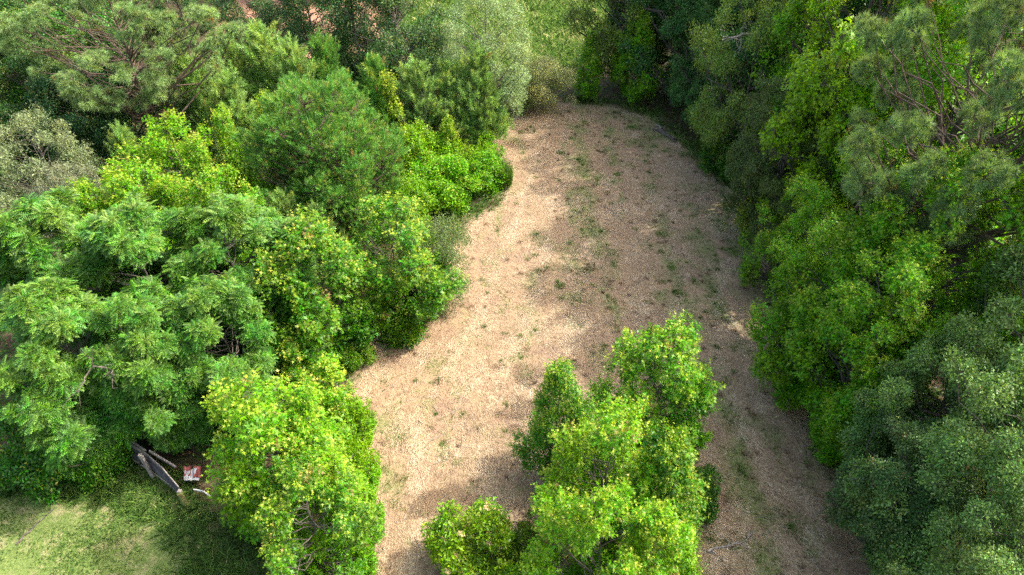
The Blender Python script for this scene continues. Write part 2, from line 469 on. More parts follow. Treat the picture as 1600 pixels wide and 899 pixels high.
def single(name, me, label=None, cat=None, kind=None, group=None, parent=None, loc=None):
    o = bpy.data.objects.new(name, me); COL.objects.link(o)
    if parent: o.parent = parent
    if label: o['label'] = label
    if cat: o['category'] = cat
    if kind: o['kind'] = kind
    if group: o['group'] = group
    if loc: o.location = loc
    return o

# ------------------------------------------------------------------ ground zones
CLEAR = GA([(600, 1150), (560, 899), (540, 760), (520, 690), (525, 640), (550, 560), (590, 510), (680, 480), (690, 400), (720, 350), (775, 320), (780, 270), (750, 230), (780, 200), (798, 168),
            (870, 158), (950, 165), (1020, 182), (1065, 220), (1100, 262), (1160, 300), (1195, 355), (1215, 420), (1225, 500), (1265, 580), (1290, 640), (1315, 700), (1360, 770), (1400, 899), (1500, 1150)])
LAWN = GA([(-500, 700), (-100, 735), (100, 722), (200, 725), (275, 770), (330, 820), (400, 899), (480, 1150), (-600, 1150)])
MEADOW = GA([(640, 45), (720, -60), (840, -80), (1000, -60), (930, 40), (900, 90), (860, 130), (820, 130), (700, 90)])
DIRT = GA([(335, 85), (345, -40), (470, -60), (560, -20), (640, 60), (560, 110), (420, 90), (350, 110)])
DIRT2 = GA([(640, 190), (700, 165), (790, 160), (800, 200), (770, 235), (700, 230)])
FIELD = np.array([(20, 30), (60, 18), (90, 70), (40, 80), (22, 48)], float)
def sdist(poly, X, Y):
    """signed distance, positive inside"""
    P = np.stack([X, Y], -1).reshape(-1, 2); n = len(poly); d = np.full(len(P), 1e9); ins = np.zeros(len(P), bool)
    for i in range(n):
        a = poly[i]; b = poly[(i + 1) % n]; ab = b - a
        t = np.clip(((P - a) @ ab) / (ab @ ab), 0, 1); q = a + t[:, None] * ab
        d = np.minimum(d, np.hypot(*(P - q).T))
        c = ((a[1] > P[:, 1]) != (b[1] > P[:, 1])) & (P[:, 0] < (b[0] - a[0]) * (P[:, 1] - a[1]) / (b[1] - a[1] + 1e-12) + a[0])
        ins ^= c
    return np.where(ins, d, -d).reshape(np.shape(X))
def fbm(x, y, s, seed=0):
    r = np.random.default_rng(seed); v = 0
    for o in range(5):
        for k in range(3):
            a = r.uniform(0, 6.28); f = s * (1.9 ** o) * r.uniform(.7, 1.3); ph = r.uniform(0, 6.28)
            v = v + np.sin((x * math.cos(a) + y * math.sin(a)) * f + ph + 1.3 * np.sin((x * math.sin(a) - y * math.cos(a)) * f * .6 + ph)) / (1.6 ** o)
    return v / 5.0
def relief(x, y):
    return .05 * fbm(x, y, .5, 3) + .02 * fbm(x, y, 2.2, 4)

TRK = [GA([(1150, 330), (1140, 420), (1112, 500), (1125, 600), (1180, 700), (1230, 899)]), GA([(1085, 335), (1078, 420), (1045, 500), (1060, 600), (1095, 700), (1120, 899)]),
       GA([(860, 200), (820, 300), (790, 400), (730, 520), (660, 640), (640, 899)]), GA([(890, 260), (862, 330), (850, 420), (810, 520), (760, 650), (745, 899)])]
def tracks(x, y):
    v = 0
    P = np.stack([x, y], -1)
    for t in TRK:
        d = np.full(np.shape(x), 1e9)
        for a, b in zip(t[:-1], t[1:]):
            ab = b - a; q = np.clip(((P - a) @ ab) / (ab @ ab), 0, 1); d = np.minimum(d, np.hypot(*np.moveaxis(P - (a + q[..., None] * ab), -1, 0)))
        d = d + .12 * fbm(x, y, 1.4, 21)
        v = v + np.exp(-(d / .30) ** 2) - .6 * np.exp(-((d - .62) / .22) ** 2)
    return v
def patch(x, y):
    d = sdist(CLEAR, x, y)
    side = -.03 / (1 + np.exp(-(x - 3.5) * 1.5))
    return np.clip(.54 + side + .30 * tracks(x, y) + .26 * fbm(x, y, .38, 14) + .48 * fbm(x, y, 1.5, 15) + .22 * fbm(x, y, 4.2, 19) + .16 * np.sin(d * 3.0 + 2 * fbm(x, y, .3, 16)), 0, 1)
def greenf(x, y):
    d = sdist(CLEAR, x, y)
    return np.clip(.13 + .38 * fbm(x * 1.6, y * .55, .8, 17) + .35 * fbm(x, y, 2.3, 18) + .13 * (x > 3) + .25 * np.exp(-np.abs(d) / .7), 0, 1)
def ground_material():
    m, nt, out = node_mat('ground_soil_straw_grass')
    at = N(nt, 'ShaderNodeAttribute', attribute_name='zone')
    sep = N(nt, 'ShaderNodeSeparateColor'); nt.links.new(at.outputs['Color'], sep.inputs[0])
    pos = N(nt, 'ShaderNodeNewGeometry').outputs['Position']
    # straw thatch: fibres laid in changing directions
    wv = N(nt, 'ShaderNodeVectorMath', operation='ADD')
    n3 = N(nt, 'ShaderNodeTexNoise'); n3.inputs['Scale'].default_value = .35; nt.links.new(pos, n3.inputs['Vector'])
    sc = N(nt, 'ShaderNodeVectorMath', operation='SCALE'); nt.links.new(n3.outputs['Color'], sc.inputs[0]); sc.inputs['Scale'].default_value = 6
    nt.links.new(pos, wv.inputs[0]); nt.links.new(sc.outputs[0], wv.inputs[1])
    mp = N(nt, 'ShaderNodeMapping'); mp.inputs['Scale'].default_value = (13, 1.5, 1); nt.links.new(wv.outputs[0], mp.inputs[0])
    mp2 = N(nt, 'ShaderNodeMapping'); mp2.inputs['Scale'].default_value = (1.8, 14, 1); mp2.inputs['Rotation'].default_value = (0, 0, .6); nt.links.new(wv.outputs[0], mp2.inputs[0])
    f1 = noise(nt, 2.2, 5, .7, mp.outputs[0]); f2 = noise(nt, 2.0, 5, .7, mp2.outputs[0])
    fib = mth(nt, 'MULTIPLY', mth(nt, 'ADD', f1, f2), .5)
    straw = ramp(nt, fib, [(.38, (.10, .065, .045)), (.46, (.20, .13, .08)), (.53, (.35, .25, .15)), (.62, (.52, .42, .29))])
    big = noise(nt, .55, 5, .62, pos, .6)
    pa = N(nt, 'ShaderNodeAttribute', attribute_name='patch'); ps = N(nt, 'ShaderNodeSeparateColor'); nt.links.new(pa.outputs['Color'], ps.inputs[0])
    straw = mixc(nt, ramp(nt, ps.outputs[0], [(.25, (.8, .8, .8)), (.60, (0, 0, 0))]), straw, mixc(nt, fib, (.15, .10, .06), (.40, .28, .17)))
    straw = mixc(nt, ramp(nt, ps.outputs[1], [(.22, (0, 0, 0)), (.60, (.75, .75, .75))]), straw, mixc(nt, fib, (.05, .08, .02), (.24, .27, .10)))
    straw = mixc(nt, ramp(nt, big, [(.50, (0, 0, 0)), (.66, (.6, .6, .6))]), straw, mixc(nt, fib, (.10, .065, .05), (.30, .19, .135)))
    gm = mth(nt, 'MULTIPLY', ramp(nt, noise(nt, 1.1, 6, .7, pos, .4), [(.54, (0, 0, 0)), (.66, (1, 1, 1))]), ramp(nt, noise(nt, .22, 3, .6, pos), [(.40, (0, 0, 0)), (.62, (1, 1, 1))]))
    straw = mixc(nt, mth(nt, 'MULTIPLY', gm, .6), straw, mixc(nt, fib, (.05, .085, .02), (.22, .27, .08)))
    # lawn
    g1 = noise(nt, 14, 6, .7, pos); g2 = noise(nt, 1.6, 5, .65, pos)
    lawn = mixc(nt, ramp(nt, g1, [(.32, (0, 0, 0)), (.68, (1, 1, 1))]), (.05, .085, .02), (.17, .22, .06))
    lawn = mixc(nt, ramp(nt, g2, [(.50, (0, 0, 0)), (.68, (.6, .6, .6))]), lawn, (.36, .29, .17))
    litter = mixc(nt, ramp(nt, noise(nt, 9, 6, .7, pos), [(.35, (0, 0, 0)), (.65, (1, 1, 1))]), (.035, .025, .016), (.12, .08, .05))
    litter = mixc(nt, ramp(nt, noise(nt, 1.2, 5, .7, pos), [(.45, (0, 0, 0)), (.6, (.8, .8, .8))]), litter, (.03, .055, .014))
    dirt = mixc(nt, ramp(nt, noise(nt, 5, 6, .7, pos), [(.35, (0, 0, 0)), (.65, (1, 1, 1))]), (.17, .085, .05), (.34, .20, .135))
    c = mixc(nt, sep.outputs[0], litter, straw); c = mixc(nt, sep.outputs[1], c, lawn); c = mixc(nt, sep.outputs[2], c, dirt)
    p = N(nt, 'ShaderNodeBsdfPrincipled'); nt.links.new(c, p.inputs['Base Color']); p.inputs['Roughness'].default_value = .95
    p.inputs['Specular IOR Level'].default_value = .15
    bp = N(nt, 'ShaderNodeBump'); bp.inputs['Strength'].default_value = .9; bp.inputs['Distance'].default_value = .05
    nt.links.new(mth(nt, 'ADD', fib, mth(nt, 'MULTIPLY', big, .6)), bp.inputs['Height']); nt.links.new(bp.outputs[0], p.inputs['Normal'])
    nt.links.new(p.outputs[0], out.inputs[0])
    return m
M_GROUND = ground_material()

def axis(a, b, c, d, st):
    mid = np.arange(b, c + st / 2, st); k = 14
    return np.r_[b - (b - a) * (np.linspace(1, 0, k)[:-1] ** 2.2), mid, c + (d - c) * (np.linspace(0, 1, k)[1:] ** 2.2)]
def build_ground():
    xs = axis(-450, -32, 32, 450, .22); ys = axis(-250, 4, 80, 600, .22)
    X, Y = np.meshgrid(xs, ys); 
    fade = np.clip(1 - (np.maximum(np.abs(X) - 32, 0) + np.maximum(np.abs(Y - 39) - 41, 0)) / 10, 0, 1)
    Z = relief(X, Y) * fade
    jit = .55 * fbm(X, Y, 1.1, 8)
    dc = sdist(CLEAR, X, Y) + jit; dl = sdist(LAWN, X, Y) + jit * .6
    sm = lambda v, wd: np.clip(v / wd + .5, 0, 1)
    zr = sm(dc, .9); zl = np.maximum(sm(dl, .6), sm(sdist(MEADOW, X, Y) + jit * 2, 2)); zd = np.maximum(sm(sdist(DIRT, X, Y) + jit * 2, 2), sm(sdist(DIRT2, X, Y) + jit, 1.5))
    zf = sm(sdist(FIELD, X, Y), 3); zr = np.maximum(zr, zf)
    nx, ny = len(xs), len(ys); pt = patch(X, Y); gn = greenf(X, Y)
    V = np.stack([X, Y, Z], -1).reshape(-1, 3).astype(np.float32)
    zone = np.stack([zr, zl * (1 - zr), zd * (1 - zr), np.ones_like(zr)], -1).reshape(-1, 4).astype(np.float32)
    i = np.arange(nx - 1)[None, :] + (np.arange(ny - 1) * nx)[:, None]
    F = np.stack([i, i + 1, i + 1 + nx, i + nx], -1).reshape(-1, 4)
    cc = (zr.reshape(-1)[F].mean(1)); cl = (sm(dl, .6).reshape(-1)[F].mean(1)); cm = sm(sdist(MEADOW, X, Y) + jit * 2, 2).reshape(-1)[F].mean(1)
    near = V[F[:, 0], 0] < 18
    sel = np.where((cc > .5) & near, 1, np.where(cl > .5, 2, np.where(cm > .5, 3, 0)))
    for k, nm in enumerate(['ground', 'mown_clearing', 'lawn', 'meadow']):
        f = F[sel == k]; u, inv = np.unique(f.ravel(), return_inverse=True)
        me = bpy.data.meshes.new(nm); me.vertices.add(len(u)); me.vertices.foreach_set('co', V[u].ravel())
        me.loops.add(f.size); me.loops.foreach_set('vertex_index', inv.ravel().astype(np.int32))
        me.polygons.add(len(f)); me.polygons.foreach_set('loop_start', np.arange(0, f.size, 4, dtype=np.int32))
        me.polygons.foreach_set('use_smooth', np.ones(len(f), bool))
        a = me.attributes.new('patch', 'FLOAT_COLOR', 'POINT'); pc = np.stack([pt, gn, pt, np.ones_like(pt)], -1).reshape(-1, 4)[u].astype(np.float32); a.data.foreach_set('color', pc.ravel())
        a = me.attributes.new('zone', 'FLOAT_COLOR', 'POINT'); a.data.foreach_set('color', zone[u].ravel())
        me.update(calc_edges=True); me.materials.append(M_GROUND)
        single(nm, me, kind='structure')
build_ground()

# ------------------------------------------------------------------ straw, grass, undergrowth (uncountable)
def blade_mat(name, stops, trans=.2):
    m, nt, out = node_mat(name)
    at = N(nt, 'ShaderNodeAttribute', attribute_name='leafdata'); sep = N(nt, 'ShaderNodeSeparateColor'); nt.links.new(at.outputs['Color'], sep.inputs[0])
    c = ramp(nt, sep.outputs[0], stops)
    p = N(nt, 'ShaderNodeBsdfPrincipled'); nt.links.new(c, p.inputs['Base Color']); p.inputs['Roughness'].default_value = .7
    p.inputs['Specular IOR Level'].default_value = .2
    tr = N(nt, 'ShaderNodeBsdfTranslucent'); nt.links.new(c, tr.inputs[0])
    mx = N(nt, 'ShaderNodeMixShader'); mx.inputs[0].default_value = trans
    nt.links.new(p.outputs[0], mx.inputs[1]); nt.links.new(tr.outputs[0], mx.inputs[2]); nt.links.new(mx.outputs[0], out.inputs[0])
    return m
M_STRAW = blade_mat('straw_blades', [(0, (.10, .06, .035)), (.25, (.22, .145, .08)), (.50, (.40, .295, .17)), (.82, (.56, .445, .30)), (1, (.74, .64, .47))], .1)
M_GRASS = blade_mat('grass_blades', [(0, (.035, .085, .015)), (.45, (.09, .20, .03)), (.8, (.22, .34, .06)), (1, (.50, .46, .20))], .35)

def sample(rng, n, x0, x1, y0, y1):
    """more points near the camera"""
    t = rng.random(n); y = y0 + (y1 - y0) * t ** 1.45
    return rng.uniform(x0, x1, n), y

def straw():
    rng = np.random.default_rng(5); n = 720000
    x, y = sample(rng, n, -12, 18, 6, 47)
    d = sdist(CLEAR, x, y) + .5 * fbm(x, y, 1.1, 8); k = d > 0; x, y = x[k], y[k]; n = len(x)
    sw = 1.57 + 1.1 * fbm(x, y, .28, 11) + .5 * fbm(x, y, .9, 12)
    pv = patch(x, y); gv = greenf(x, y); k = rng.random(n) < np.clip(.16 + pv * 1.05 - gv * .7, .08, 1); x, y, sw, pv = x[k], y[k], sw[k], pv[k]; n = len(x)
    an = sw + rng.normal(size=n) * .42 + (rng.random(n) < .22) * rng.uniform(0, 3.1, n)
    T = nrm(np.c_[np.cos(an), np.sin(an), rng.normal(size=n) * .12 + .05])
    P = np.c_[x, y, relief(x, y) + rng.uniform(.005, .05, n)]
    tpl = np.array([(-.5, -.5, 0), (-.5, .5, 0), (.5, .15, 0)])
    L = rng.uniform(.12, .42, n) * (1 + (rng.random(n) < .03) * 1.2); W = rng.uniform(.004, .011, n)
    B = nrm(np.cross(np.tile([0, 0, 1.0], (n, 1)), T)) + np.c_[np.zeros((n, 2)), rng.normal(size=n) * .4]
    V = P[:, None, :] + (tpl[None, :, 0:1] * L[:, None, None]) * T[:, None, :] + (tpl[None, :, 1:2] * W[:, None, None]) * B[:, None, :]
    r = np.clip(.22 + .50 * pv + .24 * rng.normal(size=n), 0, 1)
    X = np.repeat(np.c_[r, r * 0, r * 0], 3, axis=0)
    single('mown_straw', make_mesh('mown_straw', V.reshape(-1, 3), 3, X, M_STRAW), 'dry tan straw left lying over the mown clearing', 'straw', 'stuff')
straw()

def grass(name, label, n, cond, hmin, hmax, seed, box, wd=.010, lean=.35, tone=.4):
    rng = np.random.default_rng(seed); x, y = sample(rng, n, *box)
    k = cond(rng, x, y); x, y = x[k], y[k]; n = len(x)
    P = np.c_[x, y, relief(x, y)]
    T = nrm(np.c_[rng.normal(size=(n, 2)) * lean, np.ones(n)]); h = rng.uniform(hmin, hmax, n)
    s = rdir(rng, n); s[:, 2] *= .2; s = nrm(s)
    bend = np.c_[T[:, :2] * .9, -.1 * np.ones(n)]
    W = wd * rng.uniform(.7, 1.5, n)
    V = np.stack([P - s * W[:, None], P + s * W[:, None], P + T * h[:, None] * .6 + s * W[:, None] * .7, P + (T + bend * .8) * h[:, None], P + T * h[:, None] * .6 - s * W[:, None] * .7], 1)
    r = np.clip(tone + .22 * rng.normal(size=n) + .25 * fbm(x, y, .8, seed + 1), 0, 1)
    X = np.repeat(np.c_[r, r * 0, r * 0], 5, axis=0)
    return single(name, make_mesh(name, V.reshape(-1, 3), 5, X, M_GRASS), label, 'grass', 'stuff')

grass('short_grass', 'short patchy lawn grass in the near left corner', 170000,
      lambda r, x, y: (sdist(LAWN, x, y) + .4 * fbm(x, y, 1.1, 8) > 0) & (r.random(len(x)) < .5 + fbm(x, y, 1.6, 31)), .04, .13, 30, (-26, -4, 7, 18), .010, .7, .38)
grass('long_grass', 'long rank green grass beside the broken board fence', 60000,
      lambda r, x, y: (np.abs(sdist(LAWN, x, y) - .5) < 1.0 * (1 + .5 * fbm(x, y, 1.2, 33))) & (x > -18), .15, .42, 34, (-19, -4, 7, 18), .012, .8, .32)
grass('green_regrowth', 'scattered green sprouts through the mown straw', 150000,
      lambda r, x, y: (sdist(CLEAR, x, y) > -.2) & (greenf(x, y) > .12 + .6 * r.random(len(x))),
      .05, .22, 43, (-10, 16, 7, 46), .009, 1.1, .5)
grass('meadow_grass', 'bright green meadow grass beyond the far tree gap', 90000,
      lambda r, x, y: sdist(MEADOW, x, y) > -1, .3, .9, 51, (-18, 25, 48, 90), .035, .5, .62)

def edge_cond(r, x, y):
    d = sdist(CLEAR, x, y); return (np.abs(d + .25 - .5 * fbm(x, y, .8, 71)) < .55) & (r.random(len(x)) < .45 + fbm(x, y, 1.9, 72))
grass('edge_grass', 'ragged tall grass and weeds along the foot of the trees', 240000, edge_cond, .15, .7, 73, (-10, 16, 7, 48), .012, .65, .5)

def clumps(name, label, n, per, rad, hmin, hmax, tone, seed, cond, mat=None):
    rng = np.random.default_rng(seed); x, y = sample(rng, n, -10, 16, 7, 46); k = cond(rng, x, y); x, y = x[k], y[k]
    rr = rad * rng.uniform(.4, 1.5, len(x)); cx = np.repeat(x, per); cy = np.repeat(y, per); rr = np.repeat(rr, per); tn = np.repeat(tone + .12 * rng.normal(size=len(x)), per); m = len(cx)
    a = rng.uniform(0, 6.28, m); q = rng.random(m) ** .7 * rr; px = cx + q * np.cos(a); py = cy + q * np.sin(a)
    P = np.c_[px, py, relief(px, py)]; h = rng.uniform(hmin, hmax, m); T = nrm(np.c_[np.cos(a) * q / rr * .9, np.sin(a) * q / rr * .9, np.ones(m) * .9] + rng.normal(size=(m, 3)) * .25)
    s = rdir(rng, m); s[:, 2] = 0; s = nrm(s) * .009
    V = np.stack([P - s, P + s, P + T * h[:, None]], 1); r = np.clip(tn + .18 * rng.normal(size=m), 0, 1)
    single(name, make_mesh(name, V.reshape(-1, 3), 3, np.repeat(np.c_[r, r * 0, r * 0], 3, axis=0), mat or M_GRASS), label, 'grass', 'stuff')
inside = lambda r, x, y: sdist(CLEAR, x, y) > .1
clumps('green_tufts', 'small green grass tufts dotted over the mown clearing', 1500, 60, .16, .06, .20, .45, 81, lambda r, x, y: inside(r, x, y) & (r.random(len(x)) < greenf(x, y) * 1.6))
clumps('dry_tufts', 'small brown cut tufts dotted over the shaded side of the clearing', 1100, 70, .15, .04, .15, .16, 83, lambda r, x, y: inside(r, x, y) & (r.random(len(x)) < .28 + .45 * (x > 2.5)), M_STRAW)
clumps('leafy_sprouts', 'broad patches of low green sprouts on the mown clearing', 120, 420, .50, .05, .15, .55, 85, lambda r, x, y: inside(r, x, y) & (r.random(len(x)) < greenf(x, y) * 2.2))

def sticks():
    rng = np.random.default_rng(91); x, y = sample(rng, 1500, -10, 16, 7, 46); k = sdist(CLEAR, x, y) > -.5; x, y = x[k], y[k]; T = Tubes()
    for a, b in zip(x, y):
        an = rng.uniform(0, 3.14); L = rng.uniform(.15, .8); z = float(relief(np.array([a]), np.array([b]))[0]) + .04; r = rng.uniform(.004, .011)
        d = np.array([math.cos(an), math.sin(an), rng.normal() * .05]) * L
        p0 = np.array([a, b, z]); T.add([p0, p0 + d * .5 + rng.normal(size=3) * [.03, .03, .01], p0 + d], [r, r * .8, r * .4], 3)
    single('twig_litter', T.mesh('twig_litter', M_PALE), 'thin dry twigs and stalks scattered over the mown clearing', 'twigs', 'stuff')
sticks()

def undergrowth():
    rng = np.random.default_rng(61); n = 230000
    x, y = sample(rng, n, -34, 34, 6, 75)
    dc = sdist(CLEAR, x, y); dl = sdist(LAWN, x, y); dm = sdist(MEADOW, x, y); dd = np.maximum(sdist(DIRT, x, y), sdist(DIRT2, x, y))
    k = (dc < .15 + .7 * fbm(x, y, 1.0, 64)) & (dl < -.9) & (dm < 0) & (dd < 0) & (fbm(x, y, .6, 62) > -.25 - .5 * (dc > -2)); x, y, dc = x[k], y[k], dc[k]; n = len(x)
    hz = (.15 + .45 * (.5 + fbm(x, y, .9, 63)).clip(0, 1)) * rng.random(n) ** .5
    hz *= np.clip(-dc / 1.0 + .5, .4, 1.6)
    P = np.c_[x, y, hz]; T = nrm(rdir(rng, n) * [1, 1, .4]); Nn = nrm(np.array([0, 0, 1.0]) + rng.normal(size=(n, 3)) * .5)
    V = place_tpl(OVAL, P, T, Nn, rng.uniform(.08, .2, n)).reshape(-1, 3)
    X = leafdata(n, 6, rng.random(n), (rng.random(n) < .03) * .6, (rng.random(n) < .03) * 1.0)
    o = single('undergrowth', make_mesh('undergrowth', V, 6, X, M_WEED), 'low leafy undergrowth and vines under the trees', 'undergrowth', 'stuff')
    o.color = (.06, .13, .025, 1)
undergrowth()
